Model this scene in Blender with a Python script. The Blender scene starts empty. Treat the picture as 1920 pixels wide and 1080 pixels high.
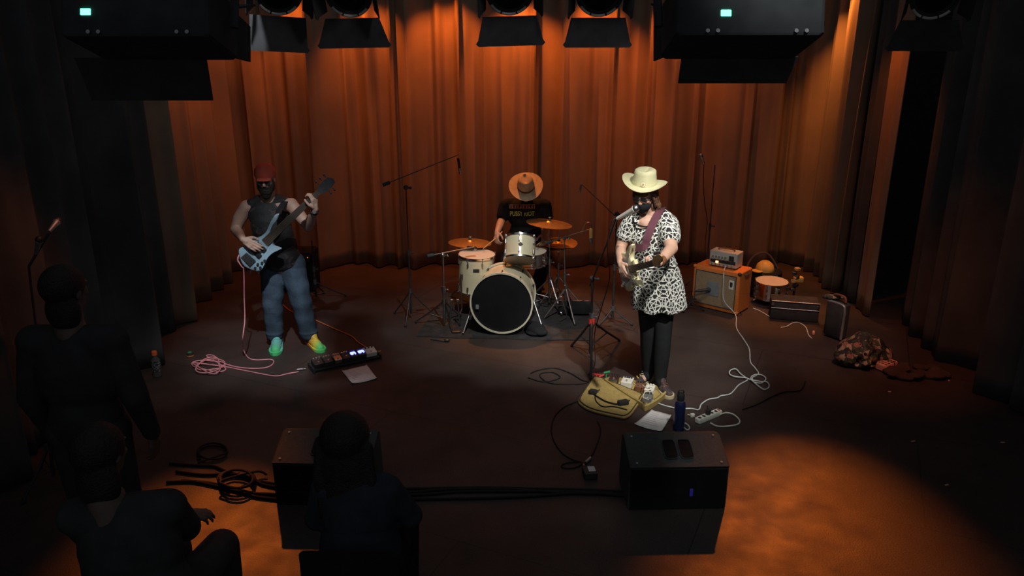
import bpy, bmesh, math, random
import numpy as np
from mathutils import Vector, Matrix, Quaternion
V = Vector
random.seed(7)
scene = bpy.context.scene
COL = scene.collection
PI = math.pi
# ------------------------------------------------------------------ camera
CAM_H, TILT, FPX = 2.75, math.radians(18), 1460.0
cam_d = bpy.data.cameras.new('camera')
cam_d.sensor_width = 36; cam_d.lens = FPX / 1920 * 36
cam_d.clip_start = 0.05; cam_d.clip_end = 100
cam = bpy.data.objects.new('camera', cam_d); COL.objects.link(cam)
cam.location = (0, 0, CAM_H); cam.rotation_euler = (PI/2 - TILT, 0, 0)
scene.camera = cam
# ------------------------------------------------------------------ world, exposure
wd = bpy.data.worlds.new('ambient_fill'); scene.world = wd; wd.use_nodes = True  # even ambient fill added to lift the blacks, no real source
bg = wd.node_tree.nodes['Background']
bg.inputs[0].default_value = (0.86, 0.93, 1.0, 1); bg.inputs[1].default_value = 0.085
scene.view_settings.view_transform = 'Standard'
scene.view_settings.look = 'None'
scene.view_settings.exposure = 0.0
scene.view_settings.gamma = 1.0
scene.view_settings.use_curve_mapping = False
# ------------------------------------------------------------------ stage lights
AMBER = (1.0, 0.195, 0.020)
AMBER_HOT = (1.0, 0.30, 0.05)
def spot(name, loc, aim, power, color, deg, blend=0.6, size=0.05):
    d = bpy.data.lights.new(name, 'SPOT'); d.energy = power; d.color = color
    d.spot_size = math.radians(deg); d.spot_blend = blend; d.shadow_soft_size = size
    o = bpy.data.objects.new(name, d); COL.objects.link(o); o.location = loc
    o.rotation_euler = (V(aim) - V(loc)).to_track_quat('-Z', 'Y').to_euler()
    return o
# amber lamps grazing down the drapes (x, power)
for i, (x, p) in enumerate([(-2.55, 42), (-1.70, 56), (-0.80, 72), (0.06, 100), (0.95, 68), (1.85, 62), (2.65, 26)]):
    spot('curtain_light', (x, 8.88, 3.36), (x + .04, 9.2, 2.70), p*1.2, AMBER, 78, 0.85, .025)
spot('curtain_light', (-2.85, 8.0, 3.3), (-3.3, 8.1, 2.3), 60, AMBER, 84, .8, .03)
spot('curtain_light', (-3.02, 8.80, 3.1), (-3.25, 9.2, 2.1), 18, AMBER, 76, .9, .02)
spot('curtain_light', (3.36, 8.72, 3.5), (3.66, 8.78, 2.4), 170, AMBER_HOT, 66, .8, .02)
spot('curtain_light', (3.10, 7.60, 3.35), (3.68, 7.66, 2.1), 46, AMBER, 46, .9, .03)
# amber backlights over the stage: hats, cymbals, amplifier, snare, floor pools
spot('back_light', (-0.3, 8.95, 4.2), (0.12, 7.9, 1.0), 420, AMBER_HOT, 34, .8, .08)
spot('back_light', (3.1, 8.5, 4.2), (2.72, 7.75, 0.45), 420, AMBER_HOT, 22, .8, .08)
spot('back_light', (-1.7, 8.6, 4.3), (-2.1, 6.7, 1.2), 40, AMBER, 36, .8, .08)
spot('back_light', (-3.0, 8.45, 3.35), (-1.72, 3.35, 0.0), 750, AMBER, 17, 1.0, .05)
spot('back_light', (3.05, 8.45, 3.35), (1.72, 3.55, 0.0), 760, AMBER, 21, 1.0, .05)
spot('side_light', (2.6, 4.6, 4.4), (3.2, 6.6, 0.0), 190, AMBER, 34, 1.0, .1)
spot('side_light', (-1.2, 4.3, 4.4), (-2.9, 4.75, 1.6), 130, AMBER, 20, 1.0, .1)
# neutral front light
KEY = (1.0, 0.95, 0.86)
spot('front_light', (1.75, 2.9, 4.7), (1.24, 5.75, 0.95), 1000, KEY, 24, .75, .06)
spot('front_light', (0.3, 3.9, 5.0), (-0.05, 6.95, 0.35), 620, KEY, 28, .8, .06)
spot('front_light', (-1.2, 3.2, 4.8), (-2.0, 6.50, 0.42), 760, (0.92, .97, 1.0), 23, .9, .06)
spot('front_light', (2.2, 4.4, 4.9), (2.5, 7.2, 0.2), 190, KEY, 30, .9, .06)
spot('front_light', (-0.3, 1.7, 4.3), (1.13, 5.7, 1.35), 300, KEY, 13, .8, .05)  # added fill to brighten the singer's shaded face
spot('front_light', (0.9, 1.2, 4.7), (1.05, 4.75, 0.1), 150, (0.9, 1.0, .98), 24, .9, .06)  # added fill for the right monitor and the set list
spot('front_light', (-1.6, 3.4, 4.8), (-2.75, 5.95, 0.1), 130, KEY, 13, .9, .06)  # added fill to brighten the bottle and small things at left
spot('back_light', (-1.3, 8.55, 3.6), (-1.3, 8.95, 0), 90, AMBER, 58, 1.0, .05)
spot('back_light', (1.5, 8.55, 3.6), (1.4, 8.95, 0), 70, AMBER, 58, 1.0, .05)
spot('lamp_rim_fill', (0.4, 3.1, 4.3), (0.1, 4.45, 3.1), 26, (1, 1, 1), 84, .5, .15)  # unseen fill, added to brighten the rims of the small lamps
# ------------------------------------------------------------------ pixel helpers (camera geometry -> metres)
_c, _s = math.cos(TILT), math.sin(TILT)
def W(px, py, Y):
    u = (px - 960) / FPX; v = (540 - py) / FPX
    t = Y / (_c + v * _s)
    return V((u * t, Y, CAM_H + (-_s + v * _c) * t))
def G(px, py, z=0.0):
    u = (px - 960) / FPX; v = (540 - py) / FPX
    t = (z - CAM_H) / (-_s + v * _c)
    return V((u * t, (_c + v * _s) * t, z))
# ------------------------------------------------------------------ materials
def pm(name, col, rough=0.6, metal=0.0, var=0.12, scale=12, bump=0.0, spec=0.5, bscale=None, sheen=0.0, trans=0.0, coat=0.0):
    m = bpy.data.materials.new(name); m.use_nodes = True
    nt = m.node_tree; N = nt.nodes; L = nt.links
    b = N['Principled BSDF']
    tc = N.new('ShaderNodeTexCoord'); nz = N.new('ShaderNodeTexNoise')
    nz.inputs['Scale'].default_value = scale; nz.inputs['Detail'].default_value = 5
    L.new(tc.outputs['Object'], nz.inputs['Vector'])
    r = N.new('ShaderNodeValToRGB')
    lo = [max(0, c * (1 - var)) for c in col]; hi = [min(1, c * (1 + var)) for c in col]
    r.color_ramp.elements[0].position = .35; r.color_ramp.elements[1].position = .65
    r.color_ramp.elements[0].color = (*lo, 1); r.color_ramp.elements[1].color = (*hi, 1)
    L.new(nz.outputs['Fac'], r.inputs['Fac']); L.new(r.outputs['Color'], b.inputs['Base Color'])
    b.inputs['Roughness'].default_value = rough; b.inputs['Metallic'].default_value = metal
    b.inputs['Specular IOR Level'].default_value = spec
    if sheen: b.inputs['Sheen Weight'].default_value = sheen
    if trans: b.inputs['Transmission Weight'].default_value = trans
    if coat: b.inputs['Coat Weight'].default_value = coat
    if bump:
        n2 = N.new('ShaderNodeTexNoise'); n2.inputs['Scale'].default_value = bscale or scale * 6
        n2.inputs['Detail'].default_value = 6
        L.new(tc.outputs['Object'], n2.inputs['Vector'])
        bp = N.new('ShaderNodeBump'); bp.inputs['Strength'].default_value = bump; bp.inputs['Distance'].default_value = .01
        L.new(n2.outputs['Fac'], bp.inputs['Height']); L.new(bp.outputs['Normal'], b.inputs['Normal'])
    return m
def emit(name, col, strength):
    m = bpy.data.materials.new(name); m.use_nodes = True
    b = m.node_tree.nodes['Principled BSDF']
    b.inputs['Base Color'].default_value = (*[c * .3 for c in col], 1)
    b.inputs['Emission Color'].default_value = (*col, 1); b.inputs['Emission Strength'].default_value = strength
    return m
def ramp_mat(name, axis, stops, rough=.5, lo=0.0, hi=1.0, voronoi=None):
    """colours laid along an object axis (dyed shoes) """
    m = pm(name, (0.5, 0.5, 0.5), rough, bump=.3, scale=40); nt = m.node_tree; N = nt.nodes; L = nt.links
    tc = N.new('ShaderNodeTexCoord'); dp = N.new('ShaderNodeVectorMath'); dp.operation = 'DOT_PRODUCT'
    dp.inputs[1].default_value = axis; L.new(tc.outputs['Object'], dp.inputs[0])
    mr = N.new('ShaderNodeMapRange'); mr.inputs[1].default_value = lo; mr.inputs[2].default_value = hi
    L.new(dp.outputs['Value'], mr.inputs[0])
    r = N.new('ShaderNodeValToRGB'); cr = r.color_ramp
    while len(cr.elements) < len(stops): cr.elements.new(.5)
    for e, (p, c) in zip(cr.elements, stops): e.position = p; e.color = (*c, 1)
    L.new(mr.outputs[0], r.inputs[0]); L.new(r.outputs[0], N['Principled BSDF'].inputs['Base Color'])
    return m
def cell_mat(name, cols, scale=25, rough=.7, edge=None, bump=.4):
    m = pm(name, cols[0], rough, bump=bump, scale=30); nt = m.node_tree; N = nt.nodes; L = nt.links
    tc = N.new('ShaderNodeTexCoord'); vo = N.new('ShaderNodeTexVoronoi'); vo.inputs['Scale'].default_value = scale
    nz = N.new('ShaderNodeTexNoise'); nz.inputs['Scale'].default_value = scale * .6
    ad = N.new('ShaderNodeMixRGB'); ad.blend_type = 'ADD'; ad.inputs[0].default_value = .12
    L.new(tc.outputs['Object'], ad.inputs[1]); L.new(tc.outputs['Object'], nz.inputs['Vector']); L.new(nz.outputs['Color'], ad.inputs[2])
    L.new(ad.outputs[0], vo.inputs['Vector'])
    sep = N.new('ShaderNodeSeparateColor'); L.new(vo.outputs['Color'], sep.inputs[0])
    r = N.new('ShaderNodeValToRGB'); cr = r.color_ramp; cr.interpolation = 'CONSTANT'
    while len(cr.elements) < len(cols): cr.elements.new(.5)
    for i, c in enumerate(cols): cr.elements[i].position = i / len(cols); cr.elements[i].color = (*c, 1)
    L.new(sep.outputs[0], r.inputs[0]); L.new(r.outputs[0], N['Principled BSDF'].inputs['Base Color'])
    return m
MT = {}
MT['black_drape'] = pm('black_drape', (0.080, 0.083, 0.087), .95, var=.15, scale=3, bump=.15, spec=.1)
MT['drape'] = pm('amber_drape', (0.27, 0.195, 0.14), .9, var=.06, scale=3, bump=.12, bscale=160, spec=.1)
MT['black_plastic'] = pm('black_plastic', (0.030, 0.032, 0.035), .55, var=.2)
MT['black_matte'] = pm('black_matte', (0.055, 0.058, 0.062), .8, var=.15, spec=.2)
MT['void_black'] = pm('flat_black_paint', (0.052, 0.052, 0.055), .9, var=.15, spec=.1)
MT['wedge'] = pm('textured_cabinet_paint', (0.058, 0.067, 0.067), .7, var=.12, scale=60, bump=.5, bscale=300, spec=.3)
MT['wedge_dark'] = pm('black_grille', (0.012, 0.012, 0.013), .8, spec=.1)
MT['rug'] = pm('dark_rug', (0.040, 0.040, 0.043), .95, var=.2, scale=14, bump=.6, spec=.1)
MT['chrome'] = pm('chrome', (0.75, 0.76, 0.78), .18, 1, var=.04)
MT['dull_chrome'] = pm('dull_chrome', (0.38, 0.38, 0.40), .35, 1, var=.1)
MT['dark_metal'] = pm('dark_metal', (0.055, 0.055, 0.06), .45, .6, var=.1)
MT['cream_shell'] = pm('cream_drum_wrap', (0.74, 0.70, 0.50), .3, var=.04, scale=6, coat=.3)
MT['cream_hoop'] = pm('cream_hoop', (0.72, 0.70, 0.56), .35, var=.04)
MT['black_head'] = pm('black_drum_head', (0.012, 0.012, 0.014), .45, spec=.3)
MT['coated_head'] = pm('coated_drum_head', (0.62, 0.56, 0.48), .6, var=.06, scale=10)
MT['clear_head'] = pm('smoky_drum_head', (0.30, 0.25, 0.20), .35, var=.1)
MT['bronze'] = pm('cymbal_bronze', (0.62, 0.38, 0.15), .38, .9, var=.12, scale=20, bump=.15)
MT['rubber'] = pm('rubber', (0.02, 0.02, 0.022), .85)
MT['red'] = pm('red_plastic', (0.55, 0.04, 0.03), .45)
MT['green'] = pm('green_plastic', (0.05, 0.30, 0.12), .45)
MT['white_plastic'] = pm('white_plastic', (0.80, 0.78, 0.70), .45, var=.04)
MT['paper'] = pm('paper', (0.80, 0.76, 0.76), .85, var=.05, scale=30)
MT['ink'] = pm('faint_ink', (0.38, 0.36, 0.38), .85)
MT['orange_cab'] = pm('orange_vinyl', (0.72, 0.20, 0.035), .6, var=.08, scale=50, bump=.4, bscale=260)
MT['grille_cloth'] = pm('woven_grille_cloth', (0.36, 0.26, 0.16), .9, var=.25, scale=160, bump=.5)
MT['grey_cone'] = pm('grey_patch', (0.20, 0.21, 0.23), .8)
MT['head_metal'] = pm('white_amp_casing', (0.62, 0.60, 0.55), .4, .2, var=.06)
MT['silver'] = pm('silver', (0.6, 0.6, 0.6), .35, .8)
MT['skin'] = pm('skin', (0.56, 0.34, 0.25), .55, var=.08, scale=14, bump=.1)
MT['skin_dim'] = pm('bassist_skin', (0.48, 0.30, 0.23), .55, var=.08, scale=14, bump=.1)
MT['denim'] = pm('dark_denim', (0.055, 0.080, 0.115), .9, var=.25, scale=9, bump=.6, bscale=30, spec=.15)
MT['black_cloth'] = pm('black_cloth', (0.018, 0.018, 0.021), .92, var=.2, scale=10, bump=.5, bscale=25, spec=.12)
MT['leggings'] = pm('black_leggings', (0.016, 0.018, 0.020), .85, var=.15, scale=8, spec=.15)
MT['hair_dark'] = pm('dark_hair', (0.020, 0.015, 0.012), .6, var=.3, scale=60, bump=.8, bscale=120)
MT['hair_brown'] = pm('brown_wavy_hair', (0.13, 0.065, 0.035), .6, var=.4, scale=50, bump=.8, bscale=100)
MT['cap_red'] = pm('red_cap', (0.45, 0.07, 0.04), .85, var=.1)
MT['felt_pale'] = pm('pale_olive_felt', (0.62, 0.60, 0.38), .9, var=.06, scale=20, bump=.2)
MT['felt_tan'] = pm('tan_felt', (0.55, 0.40, 0.26), .9, var=.1, scale=20, bump=.2)
MT['felt_band'] = pm('dark_hat_band', (0.12, 0.08, 0.06), .9)
MT['bass_blue'] = pm('pale_blue_lacquer', (0.34, 0.50, 0.60), .35, var=.05, coat=.3)
MT['neck_wood'] = pm('dark_fretboard', (0.085, 0.062, 0.045), .5, var=.2, scale=30)
MT['maple'] = pm('maple', (0.55, 0.33, 0.13), .4, var=.12, scale=20)
MT['guitar_cream'] = pm('aged_cream_lacquer', (0.72, 0.66, 0.40), .3, var=.05, coat=.4)
MT['pickguard'] = pm('grey_white_pickguard', (0.60, 0.62, 0.60), .35)
MT['strap'] = pm('maroon_strap', (0.115, 0.035, 0.055), .85, var=.1)
MT['dark_wool'] = pm('dark_wool', (0.055, 0.032, 0.028), .95, var=.3, bump=.5)
MT['glare_pale'] = pm('glare_pale_metal', (0.75, 0.74, 0.70), .4, .15)  # pale tone puts glare and glints into the colour
MT['leather'] = pm('brown_leather', (0.20, 0.085, 0.04), .6, var=.2)
MT['pink_cable'] = pm('pink_cable', (0.68, 0.26, 0.29), .5)
MT['orange_cable'] = pm('orange_cable', (0.80, 0.20, 0.05), .5)
MT['white_cable'] = pm('pale_blue_white_cable', (0.58, 0.62, 0.62), .5)
MT['ivory_cable'] = pm('ivory_cable', (0.75, 0.72, 0.60), .5)
MT['black_cable'] = pm('black_cable', (0.012, 0.012, 0.013), .6, spec=.3)
MT['tan_canvas'] = pm('mustard_canvas', (0.40, 0.29, 0.095), .85, var=.12, scale=40, bump=.5, bscale=200)
MT['olive_trim'] = pm('dark_binding', (0.05, 0.04, 0.02), .85)
MT['blue_bottle'] = pm('navy_enamel', (0.022, 0.030, 0.115), .35, var=.1)
MT['camo'] = cell_mat('camouflage_cloth', [(0.02, 0.02, 0.018), (0.07, 0.07, 0.05), (0.30, 0.12, 0.08), (0.015, 0.015, 0.015), (0.42, 0.30, 0.20), (0.04, 0.06, 0.035)], 28)
MT['vest_print'] = cell_mat('dark_printed_cloth', [(0.010, 0.010, 0.012)] * 6 + [(0.045, 0.03, 0.03)] + [(0.012, 0.012, 0.014)] * 3, 26)
MT['shoe_teal'] = ramp_mat('teal_green_knit', (0, -1, .4), [(0, (0.12, 0.42, 0.45)), (.55, (0.20, 0.58, 0.50)), (.8, (0.10, 0.62, 0.22)), (1, (0.10, 0.62, 0.20))], lo=-.10, hi=.24)
MT['shoe_sunset'] = ramp_mat('orange_yellow_green_knit', (1, -.35, 0), [(0, (0.80, 0.18, 0.10)), (.3, (0.82, 0.42, 0.05)), (.55, (0.72, 0.62, 0.08)), (.8, (0.12, 0.62, 0.18)), (1, (0.10, 0.60, 0.18))], lo=.10, hi=.38)
MT['sneaker'] = cell_mat('dark_sneaker_leather', [(0.045, 0.03, 0.04), (0.06, 0.045, 0.05), (0.09, 0.06, 0.06)], 40)
MT['sole'] = pm('gum_sole', (0.50, 0.42, 0.26), .7)
MT['yellow'] = pm('yellow_stripe', (0.60, 0.42, 0.08), .6)
MT['hat_yellow'] = pm('yellow_plastic_shell', (0.72, 0.42, 0.10), .5)
MT['clear'] = pm('clear_plastic', (0.35, 0.35, 0.36), .12, trans=.75, var=.02)
MT['label_dark'] = cell_mat('printed_bottle_label', [(0.02, 0.02, 0.03), (0.03, 0.03, 0.04), (0.35, 0.35, 0.38), (0.02, 0.02, 0.02)], 90)
MT['cap_orange'] = pm('orange_bottle_cap', (0.85, 0.16, 0.04), .45)
MT['salmon'] = pm('salmon_print', (0.80, 0.38, 0.28), .7)
MT['green_led'] = emit('green_display', (0.10, 1.0, 0.55), 5.0)
MT['blue_led'] = emit('blue_led', (0.08, 0.10, 1.0), 9.0)
MT['navy_dim'] = emit('dim_blue_led', (0.03, 0.02, 0.25), .25)
MT['warm_tube'] = emit('valve_glow', (1.0, 0.45, 0.15), 4.0)
MT['amber_dot'] = emit('amber_power_lamp', (1.0, 0.2, 0.05), .8)
MT['audience_navy'] = pm('dark_navy_cloth', (0.040, 0.048, 0.062), .9, var=.15, spec=.1)
MT['audience_grey'] = pm('dark_grey_cloth', (0.052, 0.054, 0.056), .9, var=.15, spec=.1)
MT['audience_skin_shaded'] = pm('audience_skin_shaded', (0.15, 0.105, 0.085), .6)  # skin darkened, the shade over the audience is in the colour
# ------------------------------------------------------------------ objects
def finish(o, parent):
    COL.objects.link(o)
    if parent is not None: o.parent = parent
    return o
ROOTLOC = {}
def thing(name, label, cat, loc, group=None):
    o = bpy.data.objects.new(name, None); COL.objects.link(o); o.location = loc
    o.empty_display_size = .1
    o['label'] = label; o['category'] = cat
    if group: o['group'] = group
    ROOTLOC[o.name] = V(loc)
    return o
def tag(o, label, cat, group=None):
    o['label'] = label; o['category'] = cat
    if group: o['group'] = group
    return o
def frame(d, hint=(0, 0, 1)):
    d = V(d).normalized(); h = V(hint)
    if abs(d.dot(h.normalized())) > .98: h = V((0, 1, 0)) if abs(d.y) < .9 else V((1, 0, 0))
    a = h.cross(d).normalized(); b = d.cross(a)
    return a, b, d
def smooth_path(pts, sub=6):
    pts = [V(p) for p in pts]; out = []
    n = len(pts)
    for i in range(n - 1):
        p0 = pts[max(i-1, 0)]; p1 = pts[i]; p2 = pts[i+1]; p3 = pts[min(i+2, n-1)]
        for k in range(sub):
            t = k / sub
            out.append(.5 * ((2*p1) + (p2-p0)*t + (2*p0-5*p1+4*p2-p3)*t*t + (3*p1-p0-3*p2+p3)*t**3))
    out.append(pts[-1]); return out
class MB:
    """collects shapes in world metres; build() links ONE mesh object"""
    def __init__(s): s.v = []; s.f = []
    def add(s, vs, fs):
        o = len(s.v); s.v += [V(p) for p in vs]; s.f += [[i + o for i in f] for f in fs]; return s
    def rings(s, rings, closed=True, caps=True):
        n = len(rings[0]); o = len(s.v)
        for r in rings: s.v += [V(p) for p in r]
        for i in range(len(rings) - 1):
            for j in range(n if closed else n - 1):
                a = o + i*n + j; b = o + i*n + (j+1) % n
                s.f.append([a, b, b + n, a + n])
        if caps:
            s.f.append([o + j for j in range(n)][::-1]); k = o + (len(rings)-1)*n
            s.f.append([k + j for j in range(n)])
        return s
    def cyl(s, p1, p2, r1, r2=None, n=16):
        p1, p2 = V(p1), V(p2); r2 = r1 if r2 is None else r2
        a, b, d = frame(p2 - p1)
        R = lambda p, r: [p + a*r*math.cos(2*PI*k/n) + b*r*math.sin(2*PI*k/n) for k in range(n)]
        return s.rings([R(p1, r1), R(p2, r2)])
    def lathe(s, o, axis, prof, n=32, hint=(0, 0, 1), closed=False):
        o = V(o); a, b, d = frame(axis, hint)
        rr = [[o + d*h + a*r*math.cos(2*PI*k/n) + b*r*math.sin(2*PI*k/n) for k in range(n)] for r, h in prof]
        if closed: rr.append(rr[0])
        return s.rings(rr, caps=not closed)
    def tube(s, pts, r, n=8, sub=6, taper=None):
        P = smooth_path(pts, sub) if sub > 1 else [V(p) for p in pts]
        d0 = (P[1]-P[0]).normalized(); a, b, _ = frame(d0); rr = []
        for i, p in enumerate(P):
            d = (P[min(i+1, len(P)-1)] - P[max(i-1, 0)])
            d = d.normalized() if d.length > 1e-7 else d0
            a = (a - d*a.dot(d)); a = a.normalized() if a.length > 1e-5 else frame(d)[0]
            b = d.cross(a); q = r if taper is None else r + (taper - r)*i/(len(P)-1)
            rr.append([p + a*q*math.cos(2*PI*k/n) + b*q*math.sin(2*PI*k/n) for k in range(n)])
        return s.rings(rr)
    def ribbon(s, pts, w, th, up=(0, 0, 1), sub=6):
        P = smooth_path(pts, sub); rr = []
        for i, p in enumerate(P):
            d = (P[min(i+1, len(P)-1)] - P[max(i-1, 0)]).normalized()
            u = V(up[i*len(up)//len(P)] if isinstance(up[0], (tuple, Vector, list)) else up)
            b = d.cross(u).normalized(); n_ = b.cross(d)
            rr.append([p + b*w/2 + n_*th/2, p - b*w/2 + n_*th/2, p - b*w/2 - n_*th/2, p + b*w/2 - n_*th/2])
        return s.rings(rr)
    def box(s, c, size, rz=0.0, M=None, bevel=0.0):
        c = V(c); hx, hy, hz = [q/2 for q in size]
        R = M if M is not None else Matrix.Rotation(rz, 3, 'Z')
        vs = [c + R @ V((x, y, z)) for x in (-hx, hx) for y in (-hy, hy) for z in (-hz, hz)]
        return s.add(vs, [[0,1,3,2],[4,6,7,5],[0,4,5,1],[2,3,7,6],[0,2,6,4],[1,5,7,3]])
    def rbox(s, c, size, r=.01, rz=0.0, M=None, n=4):
        """box with rounded vertical edges"""
        c = V(c); hx, hy, hz = [q/2 for q in size]; R = M if M is not None else Matrix.Rotation(rz, 3, 'Z')
        r = min(r, hx*.99, hy*.99); pts = []
        for (sx, sy, a0) in ((1,1,0),(-1,1,PI/2),(-1,-1,PI),(1,-1,1.5*PI)):
            for k in range(n+1):
                a = a0 + PI/2*k/n; pts.append((sx*(hx-r) + r*math.cos(a), sy*(hy-r) + r*math.sin(a)))
        t = min(r*.4, hz*.5)
        rr = []
        for z, k in ((-hz, 1-t/max(hx, .001)), (-hz+t, 1), (hz-t, 1), (hz, 1-t/max(hx, .001))):
            rr.append([c + R @ V((x*k, y*k, z)) for x, y in pts])
        return s.rings(rr)
    def ell(s, c, rad, M=None, n=20, m=12):
        c = V(c); R = M if M is not None else Matrix.Identity(3)
        if not hasattr(rad, '__len__'): rad = (rad,)*3
        vs = [c + R @ V((0, 0, -rad[2]))]
        for i in range(1, m):
            t = -PI/2 + PI*i/m
            for k in range(n):
                vs.append(c + R @ V((rad[0]*math.cos(t)*math.cos(2*PI*k/n), rad[1]*math.cos(t)*math.sin(2*PI*k/n), rad[2]*math.sin(t))))
        vs.append(c + R @ V((0, 0, rad[2]))); fs = []
        for k in range(n):
            fs.append([0, 1+(k+1) % n, 1+k]); e = 1+(m-2)*n
            fs.append([e+k, e+(k+1) % n, len(vs)-1])
        for i in range(m-2):
            for k in range(n):
                a = 1+i*n+k; b = 1+i*n+(k+1) % n; fs.append([a, b, b+n, a+n])
        return s.add(vs, fs)
    def cap(s, p1, r1, p2, r2, n=16):
        """tapered capsule"""
        p1, p2 = V(p1), V(p2); L = (p2-p1).length
        if L < 1e-5: return s.ell(p1, r1)
        a, b, d = frame(p2-p1); pr = []
        for k in range(1, 6): t = -PI/2 + PI/2*k/6; pr.append((r1*math.cos(t), r1*math.sin(t)))
        pr += [(r1, 0), (r2, L)]
        for k in range(1, 6): t = PI/2*k/6; pr.append((r2*math.cos(t), L + r2*math.sin(t)))
        return s.rings([[p1 + d*h + a*r*math.cos(2*PI*k/n) + b*r*math.sin(2*PI*k/n) for k in range(n)] for r, h in pr])
    def chain(s, pts):
        for (p, r), (q, t) in zip(pts[:-1], pts[1:]): s.cap(p, r, q, t)
        return s
    def prism(s, pts, off):
        """closed outline (3-D points) extruded by vector off; thin-wall cap via fan from bmesh triangulation"""
        off = V(off); n = len(pts); P = [V(p) for p in pts]
        o = len(s.v); s.v += P + [p + off for p in P]
        s.f.append([o + i for i in range(n)][::-1]); s.f.append([o + n + i for i in range(n)])
        for i in range(n): j = (i+1) % n; s.f.append([o+i, o+j, o+n+j, o+n+i])
        return s
    def build(s, name, mat, parent=None, remesh=0, smooth_it=0, sharp=38, flat=False, disp=None, origin=None):
        base = V((0, 0, 0))
        if parent is not None:
            p = parent
            while p is not None: base = base + p.location; p = p.parent
        elif origin is not None: base = V(origin)
        me = bpy.data.meshes.new(name)
        me.from_pydata([tuple(v - base) for v in s.v], [], s.f); me.validate()
        bm = bmesh.new(); bm.from_mesh(me)
        bmesh.ops.recalc_face_normals(bm, faces=bm.faces)
        if not remesh:
            ng = [f for f in bm.faces if len(f.verts) > 8]
            if ng: bmesh.ops.triangulate(bm, faces=ng)
        bm.to_mesh(me); bm.free()
        if remesh:
            t = bpy.data.objects.new('t', me); COL.objects.link(t)
            md = t.modifiers.new('r', 'REMESH'); md.mode = 'VOXEL'; md.voxel_size = remesh; md.use_smooth_shade = True
            if smooth_it:
                sm = t.modifiers.new('s', 'SMOOTH'); sm.factor = .5; sm.iterations = smooth_it
            dg = bpy.context.evaluated_depsgraph_get(); dg.update()
            me2 = bpy.data.meshes.new_from_object(t.evaluated_get(dg)); me2.name = name
            bpy.data.objects.remove(t); me = me2
            if disp:
                for v in me.vertices:
                    w = v.co + base; nco = disp(w, v.normal); v.co = nco - base
        me.materials.clear(); me.materials.append(mat)
        if not flat:
            me.shade_smooth()
            if not remesh: me.set_sharp_from_angle(angle=math.radians(sharp))
        o = bpy.data.objects.new(name, me)
        if parent is None: o.location = base
        return finish(o, parent)
def struct(o): o['kind'] = 'structure'; return o
def dup(root, loc, label, group=None):
    r = root.copy(); COL.objects.link(r); r.location = loc; r['label'] = label
    if group: r['group'] = group
    for ch in list(root.children):
        c = ch.copy(); COL.objects.link(c); c.parent = r
        for g in list(ch.children):
            d = g.copy(); COL.objects.link(d); d.parent = c
    return r
# ------------------------------------------------------------------ the setting
def floor_mat():
    m = pm('worn_stage_floor', (0.048, 0.034, 0.031), .42, var=.22, scale=1.6, bump=.12, bscale=90, spec=.5)
    nt = m.node_tree; N = nt.nodes; L = nt.links; b = N['Principled BSDF']
    tc = N.new('ShaderNodeTexCoord')
    n = N.new('ShaderNodeTexNoise'); n.inputs['Scale'].default_value = 5; n.inputs['Detail'].default_value = 8
    L.new(tc.outputs['Object'], n.inputs['Vector'])
    mr = N.new('ShaderNodeMapRange'); mr.inputs[1].default_value = .3; mr.inputs[2].default_value = .7; mr.inputs[3].default_value = .46; mr.inputs[4].default_value = .60
    L.new(n.outputs['Fac'], mr.inputs[0]); L.new(mr.outputs[0], b.inputs['Roughness'])
    # scuffs and seams between the floor sheets
    src = b.inputs['Base Color'].links[0].from_socket
    br = N.new('ShaderNodeTexBrick'); br.inputs['Scale'].default_value = 1.0
    br.inputs['Brick Width'].default_value = 2.44; br.inputs['Row Height'].default_value = 1.22
    br.inputs['Mortar Size'].default_value = .004
    br.inputs['Color1'].default_value = br.inputs['Color2'].default_value = (1, 1, 1, 1); br.inputs['Mortar'].default_value = (.35, .35, .35, 1)
    mp = N.new('ShaderNodeMapping'); mp.inputs['Rotation'].default_value = (0, 0, .42); mp.inputs['Location'].default_value = (.6, .33, 0)
    L.new(tc.outputs['Object'], mp.inputs[0]); L.new(mp.outputs[0], br.inputs['Vector'])
    mx = N.new('ShaderNodeMixRGB'); mx.blend_type = 'MULTIPLY'; mx.inputs[0].default_value = .8
    L.new(src, mx.inputs[1]); L.new(br.outputs['Color'], mx.inputs[2])
    n3 = N.new('ShaderNodeTexNoise'); n3.inputs['Scale'].default_value = 130; n3.inputs['Detail'].default_value = 3
    L.new(tc.outputs['Object'], n3.inputs['Vector'])
    r3 = N.new('ShaderNodeMapRange'); r3.inputs[1].default_value = .3; r3.inputs[2].default_value = .7; r3.inputs[3].default_value = .6; r3.inputs[4].default_value = 1.4
    L.new(n3.outputs['Fac'], r3.inputs[0])
    m2 = N.new('ShaderNodeMixRGB'); m2.blend_type = 'MULTIPLY'; m2.inputs[0].default_value = 1
    L.new(mx.outputs[0], m2.inputs[1]); L.new(r3.outputs[0], m2.inputs[2]); L.new(m2.outputs[0], b.inputs['Base Color'])
    return m
struct(MB().box((0, 4.5, -.05), (12, 13, .1)).build('floor', floor_mat(), flat=True))
struct(MB().box((0, 10.05, 2.5), (12, .1, 5)).build('wall_back', MT['void_black'], flat=True))
struct(MB().box((-5.95, 4.5, 2.5), (.1, 13, 5)).build('wall_left', MT['void_black'], flat=True))
struct(MB().box((5.95, 4.5, 2.5), (.1, 13, 5)).build('wall_right', MT['void_black'], flat=True))
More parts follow.
